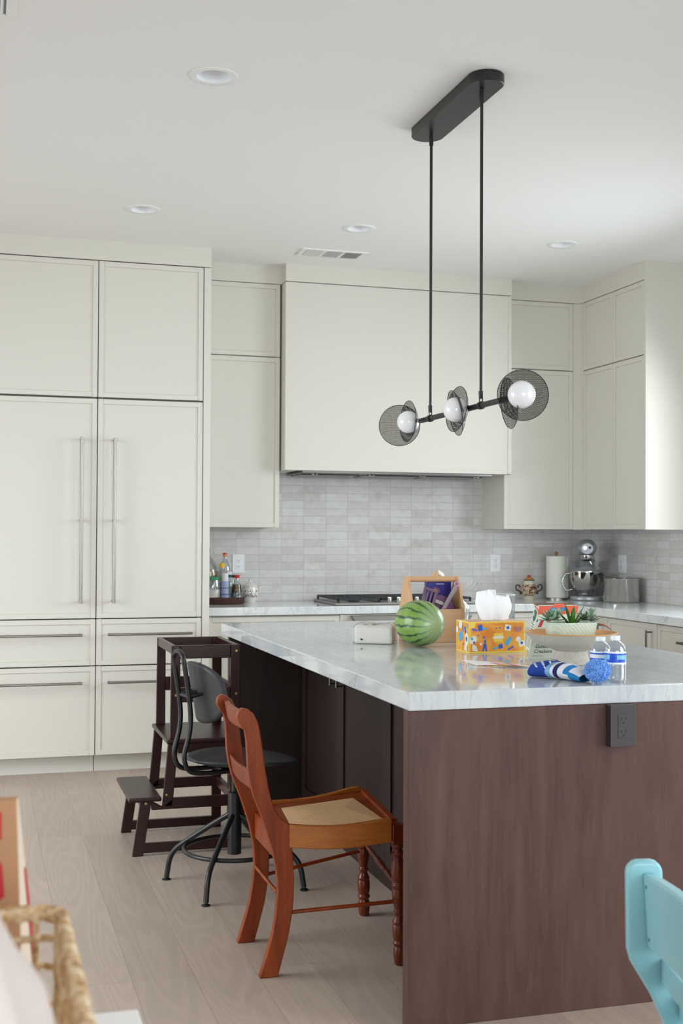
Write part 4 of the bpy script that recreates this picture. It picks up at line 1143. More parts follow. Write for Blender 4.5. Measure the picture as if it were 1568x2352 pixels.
mb.build('flap', [kraft, org_red], t, smooth=0, solid=.0006)

# pedestal bowl
t = thing('pedestal_bowl', 'wide speckled stone pedestal bowl with wooden inside, holding the planter', 'bowl', (1.928, 3.745, ZT))
speck = NT('speckled_clay'); speck.base(speck.ramp(speck.noise(speck.coord(), 260, 2, .7), [(.34, (172, 164, 152)), (.45, (194, 188, 176)), (.6, (200, 195, 184))])); speck.set(.75); speck = speck.m
bowlwood = mat_wood('bowl_wood', [(.3, (200, 142, 90)), (.7, (222, 170, 118))], 'X', 6, 4, .5)
MB().lathe([(.0001, 0), (.060, 0), (.063, .004), (.058, .025), (.052, .045), (.066, .052), (.100, .064), (.130, .082), (.149, .102), (.1515, .104)], (1.928, 3.745, ZT), 56).build('pedestal', speck, t, smooth=50)
MB().lathe([(.1515, .104), (.1535, .107), (.150, .108), (.126, .090), (.095, .076), (.05, .070), (.0001, .069)], (1.928, 3.745, ZT), 56).build('lining', bowlwood, t, smooth=50)
# planter
t = thing('succulent_planter', 'pale mint oval planter of succulents standing in the pedestal bowl', 'planter', (1.928, 3.74, ZT + .071))
mint = NT('mint_glaze'); mint.base(mint.ramp(mint.noise(mint.coord(), 20, 2), [(.3, (198, 216, 198)), (.7, (208, 224, 208))])); mint.set(.4)
wv2 = mint.add('ShaderNodeTexWave'); wv2.inputs['Scale'].default_value = 45; wv2.inputs['Distortion'].default_value = 3; wv2.bands_direction = 'DIAGONAL'; mint.link(mint.coord(), wv2.inputs['Vector']); mint.bump(wv2.outputs['Fac'], .25, .002); mint = mint.m
PZ = ZT + .0775; pc = (1.926, 3.742, PZ)
def sup(r, z, n=48, p=3.2, ex=1.0, ey=.52):
    o = []
    for j in range(n):
        a = 2 * PI * j / n; c, s = math.cos(a), math.sin(a); k = (abs(c) ** p + abs(s) ** p) ** (-1 / p)
        o.append((pc[0] + r * k * c * ex, pc[1] + r * k * s * ey, PZ + z))
    return o
mb = MB(); mb.ring_tube([sup(.0001, 0), sup(.072, 0), sup(.078, .004), sup(.089, .060), sup(.0895, .063), sup(.0865, .063), sup(.083, .050), sup(.0001, .050)], 0, False, False)
mb.build('pot', mint, t, smooth=45)
mb = MB(); mb.ring_tube([sup(.084, .050), sup(.055, .056), sup(.0001, .058)], 0, False, False)
mb.build('soil', plain('soil', (44, 36, 30), .95, var=.4, scale=80, bump=.6), t, smooth=60)
def leaf(mb, base, direc, length, width, thick, curl=.3, m=0, n=7, tip=1.0):
    d = Vector(direc).normalized(); up = Vector((0, 0, 1)); s = d.cross(up)
    s = s.normalized() if s.length > .05 else Vector((1, 0, 0)); u = s.cross(d).normalized(); b = Vector(base); rings = []
    for i in range(n + 1):
        q = i / n; w = width * (math.sin(PI * min(1, (q * .82 + .16))) ** tip) * (1 if q < .999 else .05); h = thick * (1 - q * .8)
        p = b + d * (length * q) + u * (curl * length * q * q)
        rings.append([tuple(p - s * w), tuple(p + u * h * -.6), tuple(p + s * w), tuple(p + u * h * .6)])
    mb.ring_tube(rings, m)
sage = plain('sage_leaf', (112, 146, 120), .5, var=.25, scale=60); sage_d = plain('dusky_leaf', (98, 112, 92), .5, var=.25, scale=60)
pale_l = plain('pale_leaf', (166, 196, 170), .5, var=.15, scale=60); vivid = plain('aloe_leaf', (64, 118, 36), .4, var=.3, scale=70); pinkish = plain('pink_stem', (186, 120, 104), .6)
def rosette(name, c, n, L0, wd, mats, seed, el0=10, el1=70):
    mb = MB(); r = random.Random(seed)
    for k in range(n):
        a = k * 2.399 + r.uniform(-.2, .2); q = k / n; el = math.radians(el0 + (el1 - el0) * q + r.uniform(-5, 5)); ln = L0 * (1 - .35 * q) * r.uniform(.85, 1.15)
        leaf(mb, c, (math.cos(a) * math.cos(el), math.sin(a) * math.cos(el), math.sin(el)), ln, wd * (1 - .3 * q), wd * .35, .12, k % len(mats), 6)
    return mb.build(name, mats, t, smooth=50, sub=1)
SZ = PZ + .055
rosette('rosette', (1.852, 3.735, SZ + .016), 34, .056, .0135, [sage, sage_d, sage, pale_l], 1, -8, 60)
mb = MB()
for dx, dy, dz, ln in ((-.30, -.05, 1, .080), (.55, -.1, 1, .082), (.05, -.2, 1, .052), (-.75, -.1, .8, .066), (.25, .3, 1, .07), (-.1, -.5, .8, .045), (.85, .2, .7, .05)):
    leaf(mb, (1.926 + dx * .006, 3.735, SZ - .004), (dx, dy, dz), ln, .0135, .006, -.04, 0, 8, .9)
mb.build('aloe', [vivid], t, smooth=50, sub=1)
rosette('rosette', (1.985, 3.735, SZ + .014), 44, .058, .0120, [sage, pale_l, sage_d], 4, -5, 50)
mb = MB()
for a in range(7): leaf(mb, (1.885, 3.755, SZ + .030), (math.cos(a * .9), math.sin(a * .9), .9), .032, .014, .004, .1, 0, 5)
mb.cyl((1.885, 3.755, SZ - .006), (1.885, 3.755, SZ + .034), .003, seg=8)
mb.build('sprout', [pale_l], t, smooth=50, sub=1)
mb = MB()
for a in range(7): leaf(mb, (2.008, 3.745, SZ + .038), (math.cos(a * .9 + .3), math.sin(a * .9 + .3), .7), .028, .012, .004, .1, 0, 5)
mb.cyl((2.0, 3.74, SZ - .004), (2.008, 3.745, SZ + .042), .003, seg=8)
mb.build('sprout', [pale_l], t, smooth=50, sub=1)
mb = MB()
for k in range(5): mb.tube([(2.012, 3.715, SZ + .004), (2.026 + .004 * k, 3.700 + .003 * k, SZ + .001 - .002 * k), (2.036 + .004 * k, 3.692, SZ - .006 - .003 * k)], .0014, 6)
mb.build('dry_stems', pinkish, t)

for o in bpy.data.objects:
    if o.name in ('pedestal_bowl', 'succulent_planter'): o.location += Vector((-.033, -.065, 0))
# water bottles
def water_bottle(x, y, h, label, rot_, band):
    t = thing('water_bottle', label, 'bottle', (x, y, ZT), rot_, 'small water bottles')
    s = h / .13; r = .0308
    ribs = []
    for k in range(9): z = .006 + k * .005; ribs += [(r - .0008 * (k % 2), z * s)]
    prof = [(.0001, .003), (.018, .001), (.027, .0), (r - .001, .004)] + ribs + [(r, .052 * s), (r, .086 * s), (r - .0005, .092 * s), (.026, .104 * s), (.019, .112 * s), (.0125, .117 * s), (.0125, .122 * s), (.0001, .122 * s)]
    L_ = lambda mb, n, m, **k: mb.build(n, m, t, local=True, **k)
    L_(MB().lathe(prof, (0, 0, 0), 36), 'body', bottle_plastic, smooth=50)
    L_(MB().lathe([(.0001, .119 * s), (.0138, .119 * s), (.0142, .121 * s), (.0142, .130 * s), (.0128, .1325 * s), (.0001, .1325 * s)], (0, 0, 0), 28), 'cap', white_plastic, smooth=50, bevel=.0008)
    mb = MB(); n = 36
    for j in range(n):
        a0, a1 = 2 * PI * j / n, 2 * PI * (j + 1) / n; mid = math.degrees((a0 + a1) / 2) % 360
        R = r + .0006
        for z0, z1, m in ((.052, .057, 0), (.057, .066, band[0] if 150 < mid < 260 else band[1]), (.066, .078, band[2] if 170 < mid < 215 else band[3]), (.078, .083, band[0]), (.083, .088, 0)):
            mb.poly([(R * math.cos(a0), R * math.sin(a0), z0 * s), (R * math.cos(a1), R * math.sin(a1), z0 * s), (R * math.cos(a1), R * math.sin(a1), z1 * s), (R * math.cos(a0), R * math.sin(a0), z1 * s)], m)
    L_(mb, 'label_band', [plain('label_white', (236, 240, 246), .35), plain('label_blue', (32, 84, 200), .35), plain('label_sky', (128, 190, 232), .35), plain('label_indigo', (88, 92, 200), .35)], smooth=60)
water_bottle(1.793, 3.290, .1225, 'small clear water bottle directly behind the blue pompom', 0, (1, 1, 0, 0))
water_bottle(1.796, 3.207, .1325, 'small clear water bottle farther right, its label sky blue', math.radians(40), (1, 2, 1, 2))

# pompom hat
t = thing('pompom_hat', 'blue and white knit hat with light blue pompom lying on the island', 'hat', (1.66, 3.30, ZT))
hb = plain('knit_blue', (22, 66, 160), .9, var=.2, scale=90, bump=.5); hw_ = plain('knit_white', (232, 236, 244), .9, var=.05, scale=90, bump=.5)
hs = plain('knit_azure', (28, 128, 196), .9, var=.1, scale=90, bump=.5); hn = plain('knit_navy', (24, 34, 96), .9, var=.1, scale=90, bump=.5); hl = plain('knit_pale', (128, 178, 226), .9, var=.1, scale=90, bump=.5); hy = plain('badge_yellow', (206, 200, 72), .8)
P0, P1 = Vector((1.614, 3.382, ZT)), Vector((1.702, 3.212, ZT)); dh = (P1 - P0); sh = Vector((dh.y, -dh.x, 0)).normalized() * -1
mb = MB(); NU, NV = 36, 40
def hat(u, v):
    a = 2 * PI * v
    w = .052 * (1 - .10 * u) * (math.sin(PI * min(.5, .12 + u * 1.2)) ** .5) * (1 if u < .88 else 1 - (u - .88) * 2.4)
    hgt = (.018 + .006 * math.sin(PI * u)) * (.8 + .2 * math.sin(PI * min(1, u * .9 + .08))) * (1 if u < .9 else 1 - (u - .9) * 2.5)
    if u < .02: w *= .75; hgt *= .7
    bend = .018 * math.sin(PI * u)
    x, z = w * math.cos(a), hgt * math.sin(a)
    cuff = .0045 if .03 < u < .34 else 0
    p = P0 + dh * u + sh * (x + bend)
    return (p.x, p.y, ZT + hgt + cuff + (z + cuff * math.sin(a)) * 1.0 + .001)
mb.grid(hat, NU, NV)
ms = []
for i in range(NU):
    for j in range(NV):
        u = i / NU; a = j / NV
        if u < .34: m = 0
        elif u < .42: m = 4
        elif u < .50: m = 1
        elif u < .58: m = 3
        elif u < .80: m = 1 if (j % 20) < 9 or u < .68 else 2
        else: m = 2 if a > .4 else 1
        if u < .34 and u > .06 and (i * 7 + j * 3) % 5 == 0 and .2 < a < .45: m = 1
        if .36 < u < .54 and .12 < a < .24: m = 4
        ms.append(m)
mb.m = ms
mb.build('knit_body', [hb, hw_, hs, hn, hl], t, smooth=60)
mb = MB(); pcn = P0 + dh * .44 + sh * -.012
for r, m, z in ((.017, 1, .0555), (.015, 0, .056), (.009, 1, .0565)):
    mb.poly([(pcn.x + r * math.cos(2 * PI * k / 18) * 1.1, pcn.y + r * math.sin(2 * PI * k / 18) * .8, ZT + z) for k in range(18)], m)
mb.build('badge', [hn, hy], t, smooth=0)
# pompom: many yarn strands on a core
cpm = Vector((1.722, 3.178, ZT + .0365)); mb = MB(); rnd = random.Random(9)
mb.ball(tuple(cpm), .031, 20, 12, 0)
for k in range(1500):
    z = rnd.uniform(-1, 1); a = rnd.uniform(0, 2 * PI); r = math.sqrt(1 - z * z); d = Vector((r * math.cos(a), r * math.sin(a), z))
    j = Vector((rnd.uniform(-1, 1), rnd.uniform(-1, 1), rnd.uniform(-1, 1))) * .25; d2 = (d + j).normalized()
    s = d2.cross(Vector((.3, .5, .8))).normalized() * .0011; u2 = d2.cross(s).normalized() * .0011
    b = cpm + d * .026; e_ = cpm + d2 * rnd.uniform(.037, .0405); e_.z = cpm.z + (e_.z - cpm.z) * .89
    mb.mesh([tuple(b + s), tuple(b - s * .5 + u2), tuple(b - s * .5 - u2), tuple(e_ + s * .8), tuple(e_ - s * .4 + u2 * .8), tuple(e_ - s * .4 - u2 * .8)], [(0, 1, 4, 3), (1, 2, 5, 4), (2, 0, 3, 5), (3, 4, 5)], k % 3)
mb.build('pompom', [plain('yarn_a', (132, 182, 240), .9), plain('yarn_b', (104, 164, 232), .9), plain('yarn_c', (160, 202, 248), .9)], t, smooth=0)

# ------------------------------------------------------------------ things on the back counter
# cooktop
t = thing('gas_cooktop', 'stainless gas cooktop with black iron grates under the hood', 'cooktop', (2.53, 7.32, ZT))
mb = MB(); mb.box(2.075, 2.99, 7.085, 7.60, ZT, ZT + .016)
mb.build('tray', steel, t, smooth=0, bevel=.005, seg=3)
def burner(x, y, r):
    mb = MB(); mb.lathe([(r, 0), (r, .008), (r * .8, .012), (.0001, .013)], (x, y, ZT + .0165), 24)
    mb.build('burner', iron, t, smooth=50)
for x, y, r in ((2.23, 7.22, .035), (2.23, 7.47, .045), (2.53, 7.40, .055), (2.83, 7.22, .035), (2.83, 7.47, .045)): burner(x, y, r)
for x0, x1 in ((2.095, 2.375), (2.385, 2.68), (2.69, 2.97)):
    mb = MB(); y0, y1 = 7.11 if x0 != 2.385 else 7.20, 7.585; za, zb = ZT + .030, ZT + .042
    mb.box(x0, x1, y0, y0 + .012, za, zb); mb.box(x0, x1, y1 - .012, y1, za, zb); mb.box(x0, x0 + .012, y0, y1, za, zb); mb.box(x1 - .012, x1, y0, y1, za, zb)
    c = (x0 + x1) / 2; mb.box(c - .005, c + .005, y0, y1, za, zb)
    for yq in ((y0 + y1) / 2, y0 + .11, y1 - .11): mb.box(x0, x1, yq - .005, yq + .005, za, zb)
    for fx in (x0 + .006, x1 - .006):
        for fy in (y0 + .006, y1 - .006): mb.box(fx - .006, fx + .006, fy - .006, fy + .006, ZT + .015, za)
    mb.build('grate', iron, t, smooth=0, bevel=.002)
for x in (2.436, 2.496, 2.556, 2.616, 2.676):
    MB().lathe([(.016, 0), (.016, .004), (.0135, .006), (.0125, .030), (.0001, .031)], (x, 7.135, ZT + .016), 20).build('knob', chrome, t, smooth=50)

# log slice tray and the bottles on it
TX, TY = 1.44, 7.46
t = thing('log_slice_tray', 'round bark-edged wood slice tray carrying jars and bottles', 'tray', (TX, TY, ZT))
n = 48; rr = random.Random(2); rad = [.150 + .005 * math.sin(3 * 2 * PI * j / n) + rr.uniform(-.002, .002) for j in range(n)]
rings = [[(TX + rad[j] * k * math.cos(2 * PI * j / n), TY + rad[j] * k * math.sin(2 * PI * j / n), ZT + z) for j in range(n)] for k, z in ((.97, 0), (1, .008), (1, .036), (.985, .040))]
MB().ring_tube(rings).build('bark', bark, t, smooth=40)
MB().lathe([(.0001, .0405), (.143, .0405), (.143, .040)], (TX, TY, ZT), 48).build('cut_face', bark_face, t)
mb = MB(); mb.poly([(1.452 + .016 * math.cos(a) * (1 + .3 * math.sin(3 * a)), TY - .1505, ZT + .021 + .013 * math.sin(a)) for a in [2 * PI * k / 14 for k in range(14)]])
mb.build('knot', plain('pale_knot', (190, 146, 90), .8), t, smooth=0)
ZL = ZT + .0415
def jar(name, label, cat, c, prof, mat, parts, group='jars and bottles on the wood slice'):
    t = thing(name, label, cat, (c[0], c[1], c[2] if len(c) > 2 else ZL), 0, group)
    zz = c[2] if len(c) > 2 else ZL
    MB().lathe(prof, (c[0], c[1], zz), 28).build('glass' if mat is clear or mat is green_glass else 'body', mat, t, smooth=45)
    for nm, pr, m in parts: MB().lathe(pr, (c[0], c[1], zz), 28).build(nm, m, t, smooth=45)
    return t
green_lid = plain('green_lid', (0, 120, 78), .4); red_lid = plain('red_lid', (206, 44, 48), .4); yel_lid = plain('yellow_lid', (232, 180, 40), .4); salt = plain('pink_salt', (228, 212, 204), .9)
sauce = plain('soy_sauce', (24, 16, 16), .15, coat=.6); oil = plain('olive_oil', (176, 122, 14), .3)
def band(r, z0, z1): return [(r, z0), (r, z1)]
t = jar('salt_jar', 'glass jar of pink salt with green lid on the wood slice', 'jar', (1.373, 7.372), [(.0001, 0), (.047, 0), (.050, .004), (.050, .102), (.046, .110), (.046, .114)], clear,
    [('salt', [(.0001, .002), (.047, .002), (.047, .050), (.02, .058), (.0001, .060)], salt), ('lid', [(.049, .108), (.049, .127), (.0001, .128)], green_lid)])
MB().tube([(1.365, 7.365, ZL + .05), (1.388, 7.352, ZL + .105)], [.007, .003], 10).build('spoon', white_plastic, t)
jar('spice_tin', 'pale blue labelled grinder between salt jar and soy bottle', 'spice tin', (1.447, 7.352), [(.0001, 0), (.026, 0), (.027, .003), (.024, .045), (.026, .090), (.023, .100), (.0001, .1)], plain('label_steelblue', (138, 154, 184), .4),
    [('cap', [(.021, .1), (.021, .145), (.018, .150), (.0001, .15)], plain('frosted_cap', (206, 204, 206), .3)), ('stripe', band(.0272, .018, .024), plain('label_navy', (60, 66, 96), .4)), ('stripe', band(.0268, .058, .062), plain('label_navy', (60, 66, 96), .4))])
jar('herb_jar', 'slim glass jar with dark green lid and pale powder', 'jar', (1.494, 7.41), [(.0001, 0), (.027, 0), (.029, .004), (.029, .118), (.026, .126)], clear,
    [('powder', [(.0001, .002), (.026, .002), (.026, .095), (.0001, .098)], plain('pale_powder', (200, 200, 184), .8)), ('lid', [(.029, .122), (.029, .138), (.0001, .139)], plain('dark_green_lid', (0, 84, 52), .4))])
t = jar('soy_sauce_bottle', 'small soy sauce bottle with red pourer cap', 'bottle', (1.523, 7.362), [(.0001, 0), (.033, 0), (.034, .004), (.030, .05), (.024, .082), (.012, .100), (.0105, .118)], clear,
    [('sauce', [(.0001, .002), (.0335, .002), (.0305, .05), (.0245, .080), (.0001, .081)], sauce), ('cap', [(.0105, .118), (.013, .120), (.021, .138), (.0001, .139)], red_lid)])
mb = MB()
for k in range(5):
    z = .040 + k * .008; mb.poly([(1.509, 7.3305, ZL + z), (1.529, 7.3285, ZL + z), (1.529, 7.3285, ZL + z + .003), (1.509, 7.3305, ZL + z + .003)])
mb.build('gold_lettering', plain('gold_print', (170, 140, 88), .5), t, smooth=0)
jar('oil_jug', 'large jug of golden oil with green cap, half hidden by the fridge column', 'bottle', (1.362, 7.51), [(.0001, 0), (.076, 0), (.080, .006), (.080, .155), (.074, .185), (.028, .245), (.017, .262), (.017, .275)], clear,
    [('oil', [(.0001, .003), (.078, .003), (.078, .160), (.0001, .161)], oil), ('cap', [(.020, .272), (.020, .300), (.0001, .302)], plain('bottle_green', (20, 66, 48), .4))])
jar('vinegar_bottle', 'clear bottle with orange and red cap below the wall outlet', 'bottle', (1.484, 7.545), [(.0001, 0), (.036, 0), (.038, .005), (.038, .170), (.030, .200), (.012, .232), (.011, .250)], clear,
    [('label', band(.0385, .085, .160), plain('label_offwhite', (214, 210, 204), .6)), ('cap', [(.0135, .246), (.0135, .262), (.0001, .262)], plain('cap_orange', (206, 140, 84), .4)), ('seal', [(.0140, .262), (.0140, .270), (.0001, .271)], red_lid)])
jar('dressing_bottle', 'clear bottle with bright yellow cap behind the blue grinder', 'bottle', (1.443, 7.425), [(.0001, 0), (.030, 0), (.032, .005), (.032, .140), (.020, .165), (.014, .176), (.014, .186)], clear,
    [('label', band(.0325, .045, .12), plain('label_rose', (196, 182, 180), .6)), ('cap', [(.0165, .182), (.0175, .186), (.0175, .208), (.0001, .210)], yel_lid)])
mb = MB(); mb.box(1.480, 1.510, 7.455, 7.485, ZL, ZL + .158, 0); mb.box(1.4795, 1.5105, 7.4545, 7.4855, ZL + .155, ZL + .158, 1)
mb.poly([(1.491, 7.4548, ZL + .146), (1.496, 7.4548, ZL + .146), (1.496, 7.4548, ZL + .151), (1.491, 7.4548, ZL + .151)], 2)
tag(mb.build('spice_carton', [plain('label_white', (236, 240, 246), .35), red_lid, plain('print_yellow', (226, 160, 60), .5)], None, smooth=0, bevel=.001, seg=1), 'small white carton with red top behind the green-lidded herb jar', 'box', 'jars and bottles on the wood slice')

# garlic jar
t = thing('garlic_jar', 'white lidded ceramic garlic jar beside the wood slice tray', 'jar', (1.650, 7.565, ZT))
MB().lathe([(.0001, 0), (.034, 0), (.036, .004), (.048, .030), (.053, .058), (.050, .082), (.044, .097), (.045, .101), (.0001, .101)], (1.650, 7.565, ZT), 40).build('body', white_glaze, t, smooth=45)
MB().lathe([(.0475, .1015), (.0475, .105), (.040, .112), (.022, .124), (.008, .131), (.007, .138), (.009, .146), (.006, .150), (.0001, .151)], (1.650, 7.565, ZT), 40).build('lid', white_glaze, t, smooth=45)
mb = MB()
def wrap(x, y):
    z = .034 + y; prof_ = [(.030, .048), (.058, .053), (.082, .050)]
    r = .0525 - abs(z - .056) * .09 + .0008
    a = math.radians(-152) + x / .053
    return (1.650 + r * math.cos(a), 7.565 + r * math.sin(a), ZT + z)
mb.text('GARLIC', .060, (0, 0, 0), (1, 0, 0), (0, 0, 1), 0, .50, curve=wrap)
mb.build('lettering', plain('print_charcoal', (56, 54, 54), .5), t, smooth=0)

# painted lidded pot
t = thing('painted_sugar_pot', 'ornate painted lidded pot with two dark scroll handles', 'pot', (3.565, 7.53, ZT))
pc0 = (3.565, 7.53, ZT)
paint = NT('painted_ceramic'); nn = paint.noise(paint.coord(), 38, 2, .6, 1.2)
paint.base(paint.ramp(nn, [(.36, (70, 36, 34)), (.42, (150, 70, 44)), (.47, (206, 190, 150)), (.56, (220, 206, 172)), (.6, (60, 62, 50)), (.66, (140, 44, 44))], 'CONSTANT')); paint.set(.2, coat=.5); paint = paint.m
cream_g = plain('cream_glaze', (206, 200, 176), .2, var=.05, coat=.4); navy_g = plain('navy_glaze', (30, 34, 70), .2, coat=.4)
MB().lathe([(.0001, 0), (.036, 0), (.038, .010), (.030, .018), (.028, .024)], pc0, 32).build('foot', cream_g, t, smooth=45)
MB().lathe([(.0001, .023), (.028, .024), (.044, .036), (.056, .060), (.056, .078), (.046, .096), (.038, .101)], pc0, 36).build('body', paint, t, smooth=45)
MB().lathe([(.038, .1005), (.036, .115), (.034, .124), (.037, .127)], pc0, 32).build('neck', cream_g, t, smooth=45)
MB().lathe([(.037, .127), (.039, .130), (.035, .133)], pc0, 32).build('lid_rim', navy_g, t, smooth=45)
MB().lathe([(.036, .133), (.028, .143), (.013, .150), (.0001, .151)], pc0, 32).build('lid', plain('ochre_glaze', (190, 136, 78), .3), t, smooth=45)
MB().lathe([(.0001, .149), (.010, .150), (.013, .156), (.010, .163), (.0001, .165)], pc0, 20).build('lid_knob', plain('red_glaze', (182, 62, 54), .3), t, smooth=45)
for s in (-1, 1):
    pts = smooth_path([(3.565 + s * dx, 7.53, ZT + z) for dx, z in ((.050, .040), (.066, .052), (.090, .066), (.098, .082), (.090, .096), (.074, .096), (.066, .086), (.072, .080))], 4)
    MB().tube(pts, .0048, 10).build('handle', plain('dark_scroll', (52, 32, 32), .3), t, smooth=60)
    MB().ball((3.565 + s * .062, 7.53, ZT + .040), .007, 12, 8).build('handle', plain('dark_scroll', (52, 32, 32), .3), t, smooth=60)

# paper towel
t = thing('paper_towel_holder', 'white paper towel roll on a stand with wooden knob', 'paper towel holder', (3.753, 7.50, ZT))
pt = plain('towel_paper', (232, 232, 222), .9, var=.02, scale=80, bump=.4)
MB().lathe([(.0001, 0), (.075, 0), (.075, .010), (.0001, .011)], (3.753, 7.50, ZT), 32).build('base', steel, t, smooth=45)
mb = MB(); n = 56; spiral = [(3.753 + (.066 + .004 * k / n) * math.cos(2 * PI * k / n - .35), 7.50 + (.066 + .004 * k / n) * math.sin(2 * PI * k / n - .35)) for k in range(n + 1)]
mb.prism(spiral, 'XY', ZT + .012, ZT + .292); mb.box(3.815, 3.826, 7.470, 7.474, ZT + .012, ZT + .285)
mb.build('paper_roll', pt, t, smooth=40)
mb = MB(); mb.cyl((3.753, 7.50, ZT + .29), (3.753, 7.50, ZT + .305), .006, seg=12); mb.ball((3.753, 7.50, ZT + .311), .0125, 16, 10)
mb.build('knob', plain('brown_knob', (138, 104, 66), .4), t)

# stand mixer
t = thing('stand_mixer', 'silver stand mixer with steel bowl in the counter corner', 'stand mixer', (3.93, 7.42, ZT))
mcast = plain('mixer_silver', (164, 168, 174), .3, .3, var=.05)
mirror = plain('mirror_steel', (196, 194, 190), .07, 1.0, var=.03)
MX, MY = 3.925, 7.34
mb = MB(); mb.prism([(MX + .11 * a, MY + b) for a, b in [(math.cos(q), -.02 + .085 * math.sin(q)) for q in [PI + PI * k / 16 for k in range(17)]]] + [(MX + .085, MY + .21), (MX - .085, MY + .21)], 'XY', ZT, ZT + .028)
mb.build('base', mcast, t, smooth=40, bevel=.008, seg=3)
mb = MB(); rings = []
for k, (w, y0, y1) in enumerate(((.070, .115, .20), (.064, .110, .20), (.058, .11, .20), (.052, .10, .205), (.056, .07, .21))):
    z = ZT + .026 + k * .062; rings.append([(MX + w * math.cos(q), MY + (y0 + y1) / 2 + (y1 - y0) / 2 * math.sin(q), z) for q in [2 * PI * j / 24 for j in range(24)]])
mb.ring_tube(rings); mb.build('column', mcast, t, smooth=60)
mb = MB(); rings = []
for k in range(15):
    s = k / 14; y = MY - .085 + .31 * s
    r = .066 * (math.sin(PI * min(1, .08 + s * .92)) ** .38); r = max(r, .004)
    rings.append([(MX + r * math.cos(q), y, ZT + .345 + (.060 / .066) * r * math.sin(q) + .006 * s) for q in [2 * PI * j / 28 for j in range(28)]])
mb.ring_tube(rings); mb.build('head', mcast, t, smooth=60)
MB().lathe([(.0001, .262), (.034, .262), (.040, .268), (.046, .282), (.046, .300)], (MX, MY - .02, ZT), 28).build('planetary_hub', chrome, t, smooth=45)
MB().cyl((MX - .014, MY - .078, ZT + .350), (MX - .014, MY - .100, ZT + .350), .017, .016, 24).build('attachment_cap', chrome, t, bevel=.002)
MB().ball((MX + .018, MY - .086, ZT + .352), .008, 12, 8).build('hub_screw', black, t)
MB().cyl((MX + .03, MY - .02, ZT + .24), (MX, MY - .02, ZT + .30), .008, seg=10).build('beater_shaft', chrome, t)
# bowl
bc = (MX - .012, MY - .012, ZT + .036)
MB().lathe([(.0001, .0), (.045, .0), (.050, .004), (.048, .010), (.070, .032), (.092, .072), (.101, .110), (.104, .152), (.1065, .153), (.1065, .156), (.102, .156), (.098, .110), (.088, .072), (.066, .035), (.0001, .012)], bc, 48).build('bowl', mirror, t, smooth=50)
MB().tube(smooth_path([(bc[0] - .100, bc[1] - .01, bc[2] + .142), (bc[0] - .128, bc[1] - .012, bc[2] + .138), (bc[0] - .146, bc[1] - .014, bc[2] + .105), (bc[0] - .146, bc[1] - .014, bc[2] + .065), (bc[0] - .126, bc[1] - .012, bc[2] + .030), (bc[0] - .084, bc[1] - .01, bc[2] + .036)], 4), .0055, 10).build('bowl_handle', chrome, t, smooth=60)
mb = MB(); mb.grid(lambda u, v: (MX - .012 + (.105 + .010 * v) * math.cos(2 * PI * u), MY - .012 + (.105 + .010 * v) * math.sin(2 * PI * u), ZT + .193 + .035 * v * (.6 + .4 * math.sin(6 * PI * u))), 48, 4)
mb.build('splash_guard', clear, t, smooth=60)

t.matrix_basis = Matrix.Translation((3.945, 7.42, ZT)) @ Matrix.Rotation(math.radians(-27), 4, 'Z')
# stock pot
t = thing('stock_pot', 'shiny stainless stock pot with black side handle on the right counter', 'pot', (4.015, 7.085, ZT))
pc1 = (4.012, 7.085, ZT)
MB().lathe([(.0001, 0), (.111, 0), (.117, .005), (.119, .012), (.119, .150), (.1215, .153), (.1215, .156), (.1165, .155), (.1165, .012), (.0001, .010)], pc1, 56).build('vessel', mirror, t, smooth=50)
MB().lathe([(.120, .1575), (.1215, .159), (.113, .162), (.0001, .166)], pc1, 56).build('lid', chrome, t, smooth=50)
mb = MB(); mb.box(3.872, 3.905, 7.13, 7.19, ZT + .165, ZT + .188)
a = 0
mb = MB(); mb.tube([(3.910, 7.135, ZT + .138), (3.892, 7.145, ZT + .16), (3.889, 7.15, ZT + .172), (3.93, 7.19, ZT + .178)], .009, 10, flat=1.6)
mb.build('side_handle', black, t, smooth=60)

# ------------------------------------------------------------------ foreground, left
t = thing('white_table', 'white tabletop corner at the bottom left of the photo', 'table', (-.3, 1.03, 0))
wt = plain('white_lacquer', (252, 252, 252), .3, var=.01)
MB().box(-.85, .199, .50, 1.56, .712, .740).build('tabletop', wt, t, smooth=0, bevel=.003)
for x, y in ((-.80, .55), (.15, .55), (-.80, 1.51), (.15, 1.51)): MB().box(x - .025, x + .025, y - .025, y + .025, 0, .712).build('leg', wt, t, smooth=0, bevel=.003)

# wicker basket
t = thing('wicker_basket', 'open weave natural wicker basket holding white cloth, bottom left', 'basket', (-.12, 1.0, .74))
wick = NT('wicker'); wn = wick.noise(wick.coord((3, 3, 3)), 22, 3, .7, .5)
wick.base(wick.ramp(wn, [(.3, (150, 100, 54)), (.45, (206, 164, 114)), (.58, (240, 216, 178)), (.75, (250, 238, 214))])); wick.set(.6); wick.bump(wick.noise(wick.coord(), 120, 2), .5, .003); wick = wick.m
WX0, WX1, WY0, WY1, WZ0, WZ1 = -.32, .082, .72, 1.262, .7405, .960
def rr_path(x0, x1, y0, y1, r, z, n=5, st=10):
    pts = []
    for cx, cy, a0 in ((x1 - r, y1 - r, 0), (x0 + r, y1 - r, 90), (x0 + r, y0 + r, 180), (x1 - r, y0 + r, 270)):
        pts += [(cx + r * math.cos(math.radians(a0 + 90 * k / n)), cy + r * math.sin(math.radians(a0 + 90 * k / n)), z) for k in range(n + 1)]
    return pts
def resample(pts, step):
    P_ = [Vector(p) for p in pts] + [Vector(pts[0])]; out = []
    for a, b in zip(P_[:-1], P_[1:]):
        n = max(1, round((b - a).length / step)); out += [a + (b - a) * (k / n) for k in range(n)]
    return out
